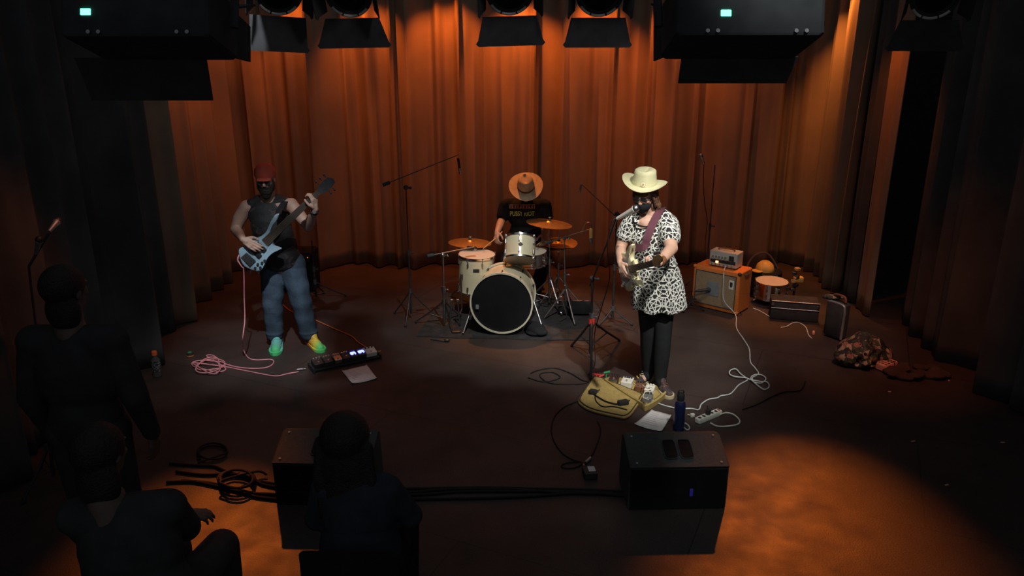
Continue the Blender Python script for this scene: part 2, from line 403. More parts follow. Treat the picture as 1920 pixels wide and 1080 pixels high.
def drape(p0, p1, z0, z1, ridges, mat, name, label, seed=1, wave=.035, nseg=520, nz=26, thick=.012):
    """hanging cloth from p0 to p1; ridges = (distance along, height, half width)"""
    rnd = random.Random(seed); p0 = V(p0); p1 = V(p1); L = (p1-p0).length
    d = (p1-p0)/L; nrm = V((d.y, -d.x, 0)); ph = [rnd.uniform(0, 6) for _ in range(6)]
    vs = []; fs = []
    for j in range(nz+1):
        t = j/nz; z = z0 + (z1-z0)*t
        for i in range(nseg+1):
            s_ = L*i/nseg; o = wave*2.2*(math.sin(s_*6.1+ph[0]+.35*math.sin(t*2+ph[3])) + .9*math.sin(s_*10.3+ph[1]+.8*math.sin(s_*3.1)) + .3*math.sin(s_*25+ph[2]+t)*math.sin(s_*2.3+ph[4]))
            for (c, h, w) in ridges:
                cc = c + .012*math.sin(t*3.1 + c*5); ww = w*(1.25-.35*t)
                q = (s_-cc)/ww
                if abs(q) < 3: o += 1.35*h*(math.exp(-q*q*1.2)) * (1 - .25*t)
            vs.append(p0 + d*s_ + nrm*o + V((0, 0, z)))
    n = nseg+1
    for j in range(nz):
        for i in range(nseg):
            a = j*n+i; fs.append([a, a+1, a+n+1, a+n])
    mb = MB(); mb.add(vs, fs)
    mid = (p0+p1)/2; o = mb.build(name, mat, origin=(mid.x, mid.y, 0)); o.data.shade_smooth()
    s2 = o.modifiers.new('thickness', 'SOLIDIFY'); s2.thickness = thick; s2.offset = 0
    tag(o, label, 'curtain'); return o
X = lambda px: W(px, 250, 9.25).x
rx = [470, 505, 545, 588, 648, 697, 739, 770, 820, 862, 911, 964, 1000, 1051, 1104, 1148, 1210, 1254, 1312, 1406, 1458, 1490, 1520]
hh = [.08,.05,.07,.09,.06,.07,.12,.05,.11,.11,.07,.05,.11,.09,.05,.09,.10,.08,.06,.10,.09,.06,.06]
B0 = -3.42
ridges = [(X(p)-B0, h, .030 + .014*((i*7) % 3)) for i, (p, h) in enumerate(zip(rx, hh))]
drape((B0, 9.38, 0), (3.90, 9.38, 0), .015, 4.6, ridges, MT['drape'], 'stage_curtain', 'wide pleated rust-brown curtain across the back of the stage, lit amber from above', 3)
rnd = random.Random(5)
rl = []; s_ = .15
while s_ < 2.8: rl.append((s_, rnd.uniform(.06, .11), rnd.uniform(.03, .05))); s_ += rnd.uniform(.22, .36)
drape((-3.40, 7.22, 0), (-3.40, 9.22, 0), .015, 4.6, rl, MT['drape'], 'stage_curtain', 'pleated amber-lit curtain running along the left side of the stage', 8, .03, 260)
rr_ = []; s_ = .1
while s_ < 2.2: rr_.append((s_, rnd.uniform(.05, .12), rnd.uniform(.022, .045))); s_ += rnd.uniform(.14, .30)
drape((3.70, 9.22, 0), (3.70, 8.26, 0), .015, 4.6, rr_, MT['drape'], 'stage_curtain', 'brightly lit pleated amber curtain on the right side of the stage', 9, .03, 240)
rb = [(i*.31 + .1, .07, .05) for i in range(20)]
drape((-3.27, .3, 0), (-3.27, 6.74, 0), .015, 4.6, rb, MT['black_drape'], 'masking_curtain', 'black masking curtain at the left edge, nearer than the amber one', 11, .03, 260)
drape((3.90, 7.38, 0), (3.90, .3, 0), .015, 4.6, rb, MT['black_drape'], 'masking_curtain', 'black masking curtain at the right edge, nearer than the amber one', 12, .03, 260)

drape((3.72, 8.22, 0), (3.72, 7.90, 0), .015, 4.6, [(.1, .05, .05), (.24, .05, .04)], MT['black_drape'], 'masking_curtain', 'narrow black curtain strip between the two amber panels on the right side', 13, .02, 60)
drape((3.68, 7.86, 0), (3.68, 7.48, 0), .015, 4.6, [(.08, .03, .04), (.30, .02, .05)], MT['drape'], 'stage_curtain', 'narrow smooth amber curtain panel on the right, its front edge bordering black', 14, .010, 60)
drape((-3.38, 6.98, 0), (-3.38, 7.18, 0), .015, 4.6, [(.1, .04, .05)], MT['black_drape'], 'masking_curtain', 'narrow black curtain strip between two amber panels on the left side', 15, .015, 40)
drape((-3.38, 6.80, 0), (-3.38, 6.96, 0), .015, 4.6, [(.08, .02, .04)], MT['drape'], 'stage_curtain', 'thin sliver of amber curtain at the far left, next to black', 16, .008, 40)
# ------------------------------------------------------------------ floor cloth and drum kit
mb = MB(); c = [G(780, 632), G(1104, 640), G(1128, 566), G(838, 548)]
pts = []
for i in range(4):
    a, b_ = c[i], c[(i+1) % 4]
    for k in range(8): p = a.lerp(b_, k/8); pts.append(p + V((.012*math.sin(k*2.1+i), .012*math.cos(k*1.7+i), .001)))
mb.prism(pts, (0, 0, .008))
tag(mb.build('drum_rug', MT['rug'], origin=(c[0]+c[2])/2), 'dark grey rug laid under the drum kit', 'rug')

def drum(name, label, loc, axis, r, depth, shell_m, front_m, back_m, hoop_m, n_lug, badge=None, hoop_w=.022, hoop_t=.010, n=48, lug_hint=0.0, port=False):
    """axis points from the back head to the head nearer the camera (or up)"""
    t = thing(name, label, 'drum', loc); c0 = V(loc) if name != 'bass_drum' else V(loc) + V((0, 0, r+.02))
    return t
def make_drum(t, c0, axis, r, depth, shell_m, headA, headB, hoop_m, n_lug, hoop_w=.02, hoop_t=.009, rot0=0.0, lug_m=None, one_lug=False):
    """c0 = centre of shell; +axis head uses headA"""
    a, b, d = frame(axis); c0 = V(c0); h = depth/2; lug_m = lug_m or MT['dull_chrome']
    sh = MB(); sh.lathe(c0, d, [(r, -h), (r, h), (r-.008, h), (r-.008, -h)], 48, closed=True); sh.build('shell', shell_m, t)
    for sg, hm, nm in ((1, headA, 'drum_head'), (-1, headB, 'drum_head')):
        m = MB(); m.lathe(c0 + d*(sg*(h+.001)), d*sg, [(r+.002, -.006), (r+.002, .002), (r-.012, .005), (.001, .005)], 48); m.build(nm, hm, t)
        m = MB(); z0 = h - hoop_w*.55; m.lathe(c0, d*sg, [(r+.004, z0), (r+.004+hoop_t, z0), (r+.004+hoop_t, z0+hoop_w), (r+.002, z0+hoop_w), (r+.002, z0+hoop_w*.8)], 56, closed=True); m.build('hoop', hoop_m, t)
    for k in range(n_lug):
        an = rot0 + 2*PI*k/n_lug; e = a*math.cos(an) + b*math.sin(an); tn = d.cross(e)
        M = Matrix((tn, e, d)).transposed()
        for sg in ((1,) if one_lug else (1, -1)):
            m = MB(); L = min(.045, depth*.22)
            m.rbox(c0 + e*(r+.008) + d*sg*(h-.035-L/2), (.016, .018, L), .006, M=M)
            m.cyl(c0 + e*(r+.011) + d*sg*(h-.045), c0 + e*(r+.011) + d*sg*(h+.010), .0035, n=8)
            m.rbox(c0 + e*(r+.012) + d*sg*(h+.004), (.014, .014, .014), .004, M=M)
            m.build('lug', lug_m, t)
# bass drum
bc = W(940, 573, 6.98); br_ = .285
ax = V((-.10, -1, .04)).normalized(); cc = bc - ax*.21; cc.z = br_ + .035
t = thing('bass_drum', 'large cream bass drum lying on its side with a black front head', 'drum', (cc.x, cc.y, .012))
make_drum(t, cc, ax, br_, .40, MT['cream_shell'], MT['black_head'], MT['coated_head'], MT['cream_hoop'], 10, .040, .013, .31, MT['dark_metal'])
fr = cc + ax*.205; fa, fb, fd = frame(ax)
def onhead(px, py):  # point on the front head seen at the pixel
    p = W(px, py, fr.y); return p + ax*.008
m = MB(); m.lathe(onhead(957, 599), ax, [(.052, 0), (.060, 0), (.060, .006), (.052, .006)], 28, closed=True); m.build('port_ring', MT['grey_cone'], t)
m = MB(); m.lathe(onhead(957, 599), ax, [(.052, 0), (.052, .002), (.001, .002)], 28); m.build('port_hole', MT['wedge_dark'], t)
m = MB(); m.rbox(onhead(895, 575), (.030, .002, .045), .01, M=Matrix((V((1,0,0)), ax, V((0,0,1)))).transposed()); m.build('sticker', MT['grey_cone'], t)
for sg in (-1, 1):
    m = MB(); p = cc + V((sg*(br_+.006), -.02, -.03)); m.cyl(p, (p.x + sg*.10, p.y - .18, .016), .009); m.ell((p.x + sg*.10, p.y-.18, .025), .013)
    m.build('spur', MT['dull_chrome'], t)
for sg in (-1, 1):  # hoop claws in the lower half catch the light
    pass
# kick pedal behind the drum
kp = V((cc.x + .02, cc.y + .33, .012))
t = thing('kick_pedal', 'chrome kick pedal behind the bass drum', 'pedal', kp)
m = MB(); m.rbox(kp + V((0, .08, .035)), (.08, .26, .012), .01, M=Matrix.Rotation(.12, 3, 'X')); m.build('footboard', MT['dull_chrome'], t)
m = MB(); m.cyl(kp + V((-.06, -.04, .01)), kp + V((-.06, -.04, .20)), .008); m.cyl(kp + V((.06, -.04, .01)), kp + V((.06, -.04, .20)), .008); m.cyl(kp + V((-.06, -.04, .19)), kp + V((.06, -.04, .19)), .007); m.build('frame', MT['dull_chrome'], t)
m = MB(); m.cyl(kp + V((0, -.04, .19)), kp + V((0, -.10, .36)), .004); m.ell(kp + V((0, -.10, .36)), .022); m.build('beater', MT['coated_head'], t)
# floor tom
Yt = 7.55; top = W(893, 477, Yt); bot = W(893, 546, Yt - .05)
r = .180; cz = (top.z + bot.z)/2; tc_ = V((top.x, Yt, cz)); dep = top.z - bot.z + .0
t = thing('floor_tom', 'cream floor tom on three legs, left of the bass drum', 'drum', (tc_.x, tc_.y, .012))
make_drum(t, tc_, V((.03, -.03, 1)), r, dep, MT['cream_shell'], MT['coated_head'], MT['clear_head'], MT['chrome'], 8, .018, .006, .35)
m = MB(); m.rbox(W(893, 508, Yt - r - .003) , (.062, .004, .034), .004, M=Matrix.Rotation(PI/2*0, 3, 'X')); m.build('badge', MT['black_plastic'], t)
for an in (-2.4, -.7, 1.57):
    m = MB(); e = V((math.cos(an), math.sin(an), 0)); p = tc_ + e*(r + .018)
    m.cyl((p.x, p.y, cz - .02), (p.x, p.y, .12), .007); m.cyl((p.x, p.y, .12), (p.x + e.x*.05, p.y + e.y*.05, .022), .007)
    m.rbox((tc_ + e*(r+.012)), (.03, .03, .05), .008); lg = m.build('leg', MT['dull_chrome'], t)
    m = MB(); m.ell((p.x + e.x*.05, p.y + e.y*.05, .026), .014); m.build('rubber_foot', MT['rubber'], lg)
# rack tom
Yr = 7.30; rc = W(975, 467, Yr); axr = V((.05, .66, 1)).normalized()
t = thing('rack_tom', 'small cream rack tom mounted above the bass drum', 'drum', (rc.x, rc.y, rc.z - .14))
make_drum(t, rc, axr, .148, .22, MT['cream_shell'], MT['coated_head'], MT['clear_head'], MT['chrome'], 6, .018, .006, .52)
fdir = (V((0, -1, 0)) - axr*axr.dot(V((0, -1, 0)))).normalized(); bp_ = rc + fdir*.150
m = MB(); m.rbox(bp_, (.034, .006, .034), .002, M=Matrix((fdir.cross(axr), fdir, axr)).transposed() @ Matrix.Rotation(PI/4, 3, 'Y')); m.build('badge', MT['black_plastic'], t)
m = MB(); m.cyl(rc + V((0, .165, -.02)), (cc.x + .03, rc.y + .20, rc.z-.05), .011); m.cyl((cc.x+.03, rc.y+.20, rc.z-.04), (cc.x+.03, rc.y+.14, br_*2+.02), .013); m.build('mounting_post', MT['dull_chrome'], t)
def cymbal(name, label, c0, axis, r, loc=None, group=None):
    a, b, d = frame(axis); t = thing(name, label, 'cymbal', c0, group)
    top = [(.006, .021), (.020, .020), (.034, .012), (.040, .006), (r*.6, -.001), (r, -.014)]
    m = MB(); m.lathe(c0, d, top + [(q, h - .0022) for q, h in top[::-1]], 64, closed=True); m.build('bronze_disc', MT['bronze'], t)
    m = MB(); m.cyl(V(c0) + d*.020, V(c0) + d*.034, .017, .015); m.build('felt_washer', MT['black_matte'], t)
    m = MB(); m.cyl(V(c0) + d*.034, V(c0) + d*.060, .0045); m.rbox(V(c0) + d*.052, (.030, .008, .012), .003); m.build('wing_nut', MT['chrome'], t)
    return t
def tripod(t, c0, zhub, feet, mat, r=.009, foot_m=None, zlow=None):
    for f in feet:
        f = V(f); m = MB(); hub = V((c0[0], c0[1], zhub)); m.tube([hub, hub.lerp(f, .5) + V((0, 0, .0)), f + V((0, 0, .014))], r, 8, 1)
        e = (hub - f); e.z = 0; m.cyl(V((c0[0], c0[1], max(.06, zhub*.35))), hub.lerp(f, .55), r*.6)
        lg = m.build('leg', mat, t)
        m = MB(); m.ell(f + V((0, 0, .014)), (.014, .014, .013)); m.build('rubber_foot', foot_m or MT['rubber'], lg)
def stand(name, label, base, ztop, zhub, feet, mat, cat='stand', r=.010, boom=None, collar=MT['dull_chrome'], lean=(0, 0), weight=True, group=None, collar_z=None, floor=0.0):
    base = V(base); t = thing(name, label, cat, base, group)
    top = V((base.x + lean[0], base.y + lean[1], ztop)); lo = V((base.x, base.y, base.z + .05))
    mid = lo.lerp(top, .5)
    m = MB(); m.cyl(lo, mid, r*1.35, n=12); m.build('lower_tube', mat, t)
    m = MB(); m.cyl(mid, top, r*.85, n=12); m.build('upper_tube', mat, t)
    m = MB(); m.cyl(mid - V((0, 0, .03)), mid + V((0, 0, .03)), r*2.0, n=12); m.cyl(mid, mid + V((.035, -.01, 0)), .005); m.ell(mid + V((.040, -.012, 0)), .011); m.build('height_collar', collar, t)
    m = MB(); m.cyl((base.x, base.y, zhub-.025), (base.x, base.y, zhub+.025), r*2.3, n=12); m.build('leg_hub', collar if collar_z is None else collar_z, t)
    tripod(t, base, zhub, feet, mat, r*.9)
    if boom:
        p, q = V(boom[0]), V(boom[1])
        m = MB(); m.cyl(p, q, r*.65, n=10); m.build('boom_arm', mat, t)
        m = MB(); m.ell(top, (.024, .024, .024)); m.cyl(top, top + V((.04, -.02, 0)), .007); m.ell(top + V((.045, -.022, 0)), .014); m.build('boom_clutch', collar, t)
        if weight:
            d = (p-q).normalized(); m = MB(); m.cyl(p, p + d*.07, .018); m.build('counterweight', MT['black_matte'], t)
    return t
def feet_around(b, R, a0, z=0.0, n=3): return [V((b[0] + R*math.cos(a0+2*PI*k/n), b[1] + R*math.sin(a0+2*PI*k/n), z)) for k in range(n)]
# crash (upper right), hi-hat (lower right), left cymbal
c1 = W(1030, 417, 7.75); cymbal('crash_cymbal', 'bronze crash cymbal, highest one, in front of the drummer on the right', c1, (.10, .02, 1), .235)
b1 = V((c1.x + .02, 7.78, .012))
stand('cymbal_stand', 'chrome cymbal stand right of the bass drum holding the crash cymbal', b1, c1.z + .02, .33, feet_around(b1, .30, -1.2, .014), MT['dull_chrome'], 'cymbal stand', lean=(c1.x-b1.x, c1.y-b1.y))
c2 = W(1048, 455, 7.95)
cymbal('hi_hat_cymbal', 'upper hi-hat cymbal lit orange, right side of the kit', c2, (-.06, -.12, 1), .195)
cymbal('hi_hat_cymbal', 'lower hi-hat cymbal, just beneath the orange lit one', c2 - V((0, 0, .045)), (-.04, -.10, -1), .190)
b2 = V((c2.x, 7.96, .0))
stand('hi_hat_stand', 'thin chrome hi-hat stand at the right end of the kit', b2, c2.z + .12, .30, feet_around(b2, .27, -.4), MT['dull_chrome'], 'cymbal stand', r=.008, lean=(0, -.01))
c3 = W(881, 453, 7.85)
cymbal('ride_cymbal', 'wide bronze cymbal above the floor tom on the left', c3, (.04, .03, 1), .225)
b3 = V((c3.x + .0, 7.98, 0))
stand('cymbal_stand', 'chrome cymbal stand behind the floor tom', b3, c3.z + .02, .30, feet_around(b3, .28, .5), MT['dull_chrome'], 'cymbal stand', lean=(0, -.13))
# snare on its stand, just behind the rack tom
sn = V((W(994, 478, 7.72).x, 7.72, .58))
t = thing('snare_drum', 'chrome snare drum half hidden behind the rack tom', 'drum', sn - V((0, 0, .08)))
make_drum(t, sn, (0, -.08, 1), .165, .13, MT['chrome'], MT['coated_head'], MT['clear_head'], MT['chrome'], 8, .016, .006, .2)
stand('snare_stand', 'chrome stand under the snare drum', (sn.x, sn.y, .0), .50, .22, feet_around(sn, .22, .3), MT['dull_chrome'], 'stand', r=.008)
# red clamp piece near the snare
# drummer's throne
th = V((W(985, 500, 8.28).x, 8.28, 0)); t = thing('drum_throne', 'round black drum throne under the drummer', 'stool', th)
m = MB(); m.lathe(th + V((0, 0, .42)), (0, 0, 1), [(.15, 0), (.17, .02), (.17, .07), (.15, .09), (.001, .095)], 32); m.build('seat', MT['black_cloth'], t)
m = MB(); m.cyl(th + V((0, 0, .10)), th + V((0, 0, .42)), .016); m.build('post', MT['dull_chrome'], t)
for f in feet_around(th, .24, .5):
    m = MB(); m.cyl(th + V((0, 0, .30)), f + V((0, 0, .012)), .010); lg = m.build('leg', MT['dull_chrome'], t)
    m = MB(); m.ell(f + V((0, 0, .013)), .013); m.build('rubber_foot', MT['rubber'], lg)
# microphones -------------------------------------------------------
def microphone(tip, tail, label, body=MT['dark_metal'], r=.024, ball=True, cat='microphone', name='microphone', grille=MT['dull_chrome']):
    tip, tail = V(tip), V(tail); d = (tail - tip).normalized(); L = (tail-tip).length
    t = thing(name, label, cat, tail)
    if ball:
        m = MB(); m.ell(tip + d*r, (r, r, r*1.02)); m.build('grille', grille, t)
        m = MB(); m.lathe(tip, d, [(r*.95, r*1.2), (r*1.02, r*1.4), (r*.8, r*2.0), (r*.48, L*.97), (r*.42, L)], 20); m.build('handle', body, t)
    else:
        m = MB(); m.lathe(tip, d, [(r*.85, 0), (r, .005), (r, L*.35), (r*.9, L*.36)], 20); m.build('grille', grille, t)
        m = MB(); m.lathe(tip, d, [(r*.9, L*.36), (r*.9, L*.95), (r*.6, L)], 20); m.build('handle', body, t)
    return t
# boom stand left of the kit, chrome, folded low over the floor tom
bl = V((W(836, 600, 7.35).x, 7.2, 0)); pv = V((W(833, 477, 7.25).x, 7.22, W(833, 477, 7.22).z))
fl = [G(780, 606), G(845, 606), bl + V((.12, .32, 0))]
stand('boom_microphone_stand', 'chrome boom stand with splayed legs at the left end of the kit', bl, pv.z, W(803, 582, 7.1).z + .06, fl, MT['dull_chrome'], 'microphone stand', boom=(W(813, 478, 7.15), W(889, 463, 7.36)))
microphone(W(893, 466, 7.40), W(880, 464, 7.34) + V((-.02, 0, .0)), 'small black drum microphone clipped to the boom over the floor tom', r=.020, ball=False)
# overhead stands
bo = V((W(771, 585, 7.45).x, 7.45, 0))
stand('boom_microphone_stand', 'tall thin black boom stand left of the kit, reaching over it', bo, 1.35, .30, feet_around(bo, .24, .4), MT['black_plastic'], 'microphone stand', r=.007, boom=(W(840, 292, 7.72) - V((.55, .25, .22)), W(860, 290, 7.75)), collar=MT['black_matte'])
microphone(W(863, 326, 7.78), W(859, 296, 7.75), 'dim overhead microphone hanging above the left cymbal', r=.014, ball=False)
bq = V((W(1148, 604, 7.32).x, 7.32, 0)); q1 = W(1152, 404, 7.35); q0 = W(1092, 346, 7.75)
stand('boom_microphone_stand', 'black boom stand behind the singer with its arm slanting up over the kit', bq, q1.z + .02, .16, feet_around(bq, .20, -.35), MT['dark_metal'], 'microphone stand', r=.009, boom=(q1, q0), weight=False, collar=MT['black_matte'])
microphone(W(1086, 362, 7.80), W(1090, 345, 7.78), 'slim silver overhead microphone at the end of the slanting boom', body=MT['dull_chrome'], r=.012, ball=False)
# small condenser mic on the boom right of hi-hat
bh = V((W(1060, 590, 7.55).x, 7.55, .0)); h1 = W(1058, 446, 7.62); h2 = W(1104, 431, 7.5)
stand('boom_microphone_stand', 'chrome boom stand at the right side of the kit, arm over the hi-hat', bh, h1.z, .30, [G(1020, 600), G(1078, 612), bh + V((.1, .28, 0))], MT['dull_chrome'], 'microphone stand', boom=(h1 + V((-.12, .03, -.04)), h2), lean=(h1.x-bh.x, h1.y-bh.y))
microphone(W(1108, 456, 7.5), W(1108, 428, 7.5), 'orange-lit pencil microphone hanging from a boom beside the hi-hat', body=MT['maple'], r=.018, ball=False, grille=MT['dull_chrome'])  # maple body tone stands in for the orange light on it
m = MB(); m.tube([W(1108, 430, 7.5), W(1108, 420, 7.5), W(1104, 417, 7.5), W(1098, 419, 7.52), W(1090, 436, 7.54)], .004, 6)
tag(m.build('microphone_cable', MT['dull_chrome'], origin=W(1108, 430, 7.5)), 'short looped lead above the orange-lit pencil microphone', 'cable')
# far straight stand with orange-lit mic
bz = V((W(1322, 540, 8.45).x, 8.45, 0)); mt = W(1320, 306, 8.45)
stand('microphone_stand', 'straight black stand against the back curtain with an orange-lit microphone', bz, mt.z - .02, .25, feet_around(bz, .22, .5), MT['black_matte'], 'microphone stand', r=.007, collar=MT['black_matte'])
microphone(W(1313, 288, 8.43), W(1320, 308, 8.45), 'orange-lit vocal microphone high against the back curtain, right of the singer', body=MT['silver'], r=.026)
m = MB(); m.tube([W(1320, 308, 8.45), W(1319, 340, 8.43), W(1321, 380, 8.42), W(1326, 415, 8.41), W(1322, 460, 8.43), W(1324, 520, 8.43)], .004, 6)
tag(m.build('microphone_cable', MT['black_cable'], origin=mt), 'black lead hanging down the stand by the back curtain', 'cable')
# stand behind the bassist
bs = V((W(592, 545, 8.0).x, 8.0, 0))
stand('guitar_stand', 'dark thin stand behind the bassist, feet splayed on the floor', bs, .68, .22, [G(648, 556), G(575, 560), bs + V((.02, .26, 0))], MT['dark_metal'], 'stand', r=.008, collar=MT['black_matte'])
ba = V((W(545, 500, 8.15).x, 8.45, 0)); t = thing('bass_amplifier', 'black bass amplifier almost hidden in the dark behind the bassist', 'amplifier', ba)
m = MB(); m.rbox(ba + V((0, 0, .24)), (.40, .30, .44), .02); m.build('cabinet', MT['black_cloth'], t)
m = MB(); m.rbox(ba + V((0, -.152, .20)), (.35, .01, .32), .01); m.build('grille', MT['wedge_dark'], t)
m = MB(); m.rbox(ba + V((0, -.152, .41)), (.35, .012, .06), .005); pn = m.build('control_panel', MT['dark_metal'], t)
for k in range(5): m = MB(); m.cyl(ba + V((-.13+.05*k, -.158, .41)), ba + V((-.13+.05*k, -.172, .41)), .010); m.build('knob', MT['black_plastic'], pn)
m = MB(); m.ell(ba + V((.155, -.16, .41)), .006); m.build('power_lamp', MT['amber_dot'], t)
for sx in (-1, 1):
    for sy in (-1, 1): m = MB(); m.cyl(ba + V((sx*.16, sy*.11, 0)), ba + V((sx*.16, sy*.11, .025)), .018); m.build('rubber_foot', MT['rubber'], t)
# singer's stand
ss = V((W(1108, 640, 6.42).x, 6.42, 0)); piv = W(1111, 524, 6.42); clip = W(1157, 408, 5.62)
fe = [G(1072, 650), G(1161, 640), G(1108, 712)]
stand('microphone_stand', 'black tripod stand with a red collar in front of the singer', ss, piv.z + .01, .36, fe, MT['dark_metal'], 'microphone stand', r=.012, boom=(piv - (clip-piv)*.12, clip), lean=(piv.x-ss.x, 0), collar=MT['black_matte'], collar_z=MT['red'], weight=False)
microphone(W(1197, 388, 5.50), W(1157, 410, 5.62), 'silver vocal microphone at the singer\'s mask', body=MT['glare_pale'], r=.027, name='microphone')  # white glare on the handle is put into its pale colour
m = MB(); m.tube([clip, clip + V((-.035, .0, -.03)), W(1142, 440, 5.66), W(1139, 470, 5.72), W(1143, 520, 6.0), W(1130, 570, 6.2), W(1115, 625, 6.36)] + [V((ss.x+.03, 6.3, .02)), V((ss.x-.05, 6.05, .012))], .0045, 6)
tag(m.build('microphone_cable', MT['black_cable'], origin=clip), 'black lead drooping from the singer\'s silver microphone to the floor', 'cable')
# stand far left with two mics
bf = V((W(48, 640, 4.4).x, 4.4, 0)); pt = W(54, 500, 4.4)
stand('microphone_stand', 'thin dark stand at the far left holding two microphones', bf, pt.z, .25, feet_around(bf, .25, .3), MT['dark_metal'], 'microphone stand', r=.008, lean=(pt.x-bf.x, 0), collar=MT['black_matte'])
microphone(W(75, 444, 4.37), W(67, 476, 4.4), 'lower of two microphones lit orange in the dark at far left', body=MT['silver'], r=.022, grille=MT['dark_metal'])
microphone(W(112, 410, 4.50), W(92, 434, 4.4), 'upper of two microphones lit orange in the dark at far left', body=MT['silver'], r=.022, grille=MT['dark_metal'])
m = MB(); m.cyl(pt, W(67, 478, 4.4), .008); m.cyl(pt, W(92, 436, 4.4), .008); sb = tag(m.build('microphone_bar', MT['black_matte'], origin=pt), 'small black forked bar joining the two microphones at far left', 'bracket')
# ------------------------------------------------------------------ amplifier corner
aC = W(1362, 585, 7.62); az = -.42
def rotp(c, x, y, z, a=az): return V((c.x + x*math.cos(a) - y*math.sin(a), c.y + x*math.sin(a) + y*math.cos(a), c.z + z))
ab = V((aC.x + .0, 7.86, 0)); AW, AD, AH = .455, .27, .43
# orange combo cabinet: front faces left-front
az = -.70; AW, AD, AH = .52, .30, .44; ab = G(1381, 592) - V((.102, -.282, 0)); ab.z = 0
A = lambda x, y, z: rotp(ab, x, y, z, az)
RA = Matrix.Rotation(az, 3, 'Z')
t = thing('speaker_cabinet', 'orange vinyl speaker cabinet with a woven tan grille', 'amplifier', ab)
m = MB(); m.rbox(A(0, 0, AH/2+.01), (AW, AD, AH), .02, M=RA); m.build('cabinet', MT['orange_cab'], t)
m = MB(); m.rbox(A(0, -AD/2 - .001, AH/2+.01), (AW-.075, .012, AH-.085), .006, M=RA); gr = m.build('grille_cloth', MT['grille_cloth'], t)
m = MB()
for (x0, z0, x1, z1) in ((-1,-1,1,-1),(1,-1,1,1),(1,1,-1,1),(-1,1,-1,-1)):
    hw, hh_ = (AW-.075)/2, (AH-.085)/2; m.cyl(A(x0*hw, -AD/2-.006, AH/2+.01+z0*hh_), A(x1*hw, -AD/2-.006, AH/2+.01+z1*hh_), .005, n=8)
m.build('piping', MT['black_matte'], t)
m = MB(); m.rbox(A(-.02, -AD/2-.010, AH/2+.015), (.135, .006, .15), .004, M=RA); m.build('speaker_patch', MT['grey_cone'], t)
m = MB(); m.rbox(A(.178, -AD/2-.010, AH*.72), (.050, .006, .095), .003, M=RA); lb = m.build('crest_label', MT['white_plastic'], t)
m = MB(); m.prism([A(.178+dx, -AD/2-.0135, AH*.72+dz) for dx, dz in ((-.014,.03),(.014,.03),(.014,-.008),(0,-.030),(-.014,-.008))], RA @ V((0,-.003,0))); m.build('shield_mark', MT['black_plastic'], lb)
for sx, sz in ((-1,1),(1,1),(-1,-1),(1,-1)):
    m = MB(); m.ell(A(sx*(AW/2-.012), -AD/2+.012, AH/2+.01+sz*(AH/2-.012)), .021); m.build('corner_guard', MT['black_plastic'] if sz > 0 and sx > 0 else MT['orange_cab'], t)
m = MB(); m.tube([A(AW/2+.004, -.05, AH*.93), A(AW/2+.02, -.02, AH*.94), A(AW/2+.02, .03, AH*.94), A(AW/2+.004, .06, AH*.93)], .008); m.build('handle', MT['black_matte'], t)
for sx in (-1, 1):
    for sy in (-1, 1): m = MB(); m.cyl(A(sx*.19, sy*.1, 0), A(sx*.19, sy*.1, .02), .016); m.build('rubber_foot', MT['rubber'], t)
# amp head
hz = AH + .012; hb = A(.02, .01, hz); HW, HD, HH = .30, .17, .155
Hh = lambda x, y, z: rotp(hb, x, y, z, az + .06); RH = Matrix.Rotation(az+.06, 3, 'Z')
t = thing('amplifier_head', 'small white valve amplifier head on top of the orange cabinet', 'amplifier', hb)
m = MB(); m.rbox(Hh(0, 0, .012+HH/2), (HW, HD, HH), .012, M=RH); m.build('casing', MT['head_metal'], t)
m = MB(); m.rbox(Hh(.0, -HD/2-.002, .012+.055), (HW-.03, .006, .035), .004, M=RH); gl = m.build('valve_window', MT['dark_metal'], t)
m = MB(); m.rbox(Hh(-.06, -HD/2-.007, .012+.045), (.030, .006, .022), .006, M=RH); m.build('glowing_valve', MT['warm_tube'], gl)
for k in range(5): m = MB(); m.rbox(Hh(-.11+.047*k, -HD/2-.008, .012+.070), (.028, .004, .008), .002, M=RH); m.build('grille_bar', MT['leather'], gl)
m = MB(); m.rbox(Hh(.090, -HD/2-.004, .012+.085), (.055, .006, .085), .003, M=RH); pl = m.build('badge_plate', MT['black_plastic'], t)
for k in range(5): m = MB(); m.cyl(Hh(-.105+.033*k, -HD/2, .012+.105), Hh(-.105+.033*k, -HD/2-.014, .012+.105), .009, n=12); m.build('knob', MT['silver'], t)
for k in range(6): m = MB(); m.cyl(Hh(-.115+.043*k, -HD/2, .012+.018), Hh(-.115+.043*k, -HD/2-.012, .012+.018), .010, n=12); m.build('knob', MT['silver'], t)
m = MB(); m.tube([Hh(-.08, 0, .16), Hh(-.075, 0, .185), Hh(.075, 0, .185), Hh(.08, 0, .16)], .007); m.build('handle', MT['leather'], t)
for sx in (-1, 1):
    for sy in (-1, 1): m = MB(); m.cyl(Hh(sx*.12, sy*.055, 0), Hh(sx*.12, sy*.055, .014), .012); m.build('foot', MT['rubber'], t)
# mic in front of the cabinet
mb0 = A(-.19, -AD/2 - .14, 0)
stand('short_microphone_stand', 'low black stand right in front of the orange cabinet grille', mb0, .20, .10, feet_around(mb0, .13, -.3), MT['dark_metal'], 'microphone stand', r=.007, collar=MT['black_matte'])
microphone(A(-.03, -AD/2-.035, .235), A(-.17, -AD/2-.13, .205), 'dark microphone pointed at the grille of the orange cabinet', body=MT['dark_metal'], r=.022, grille=MT['black_matte'])
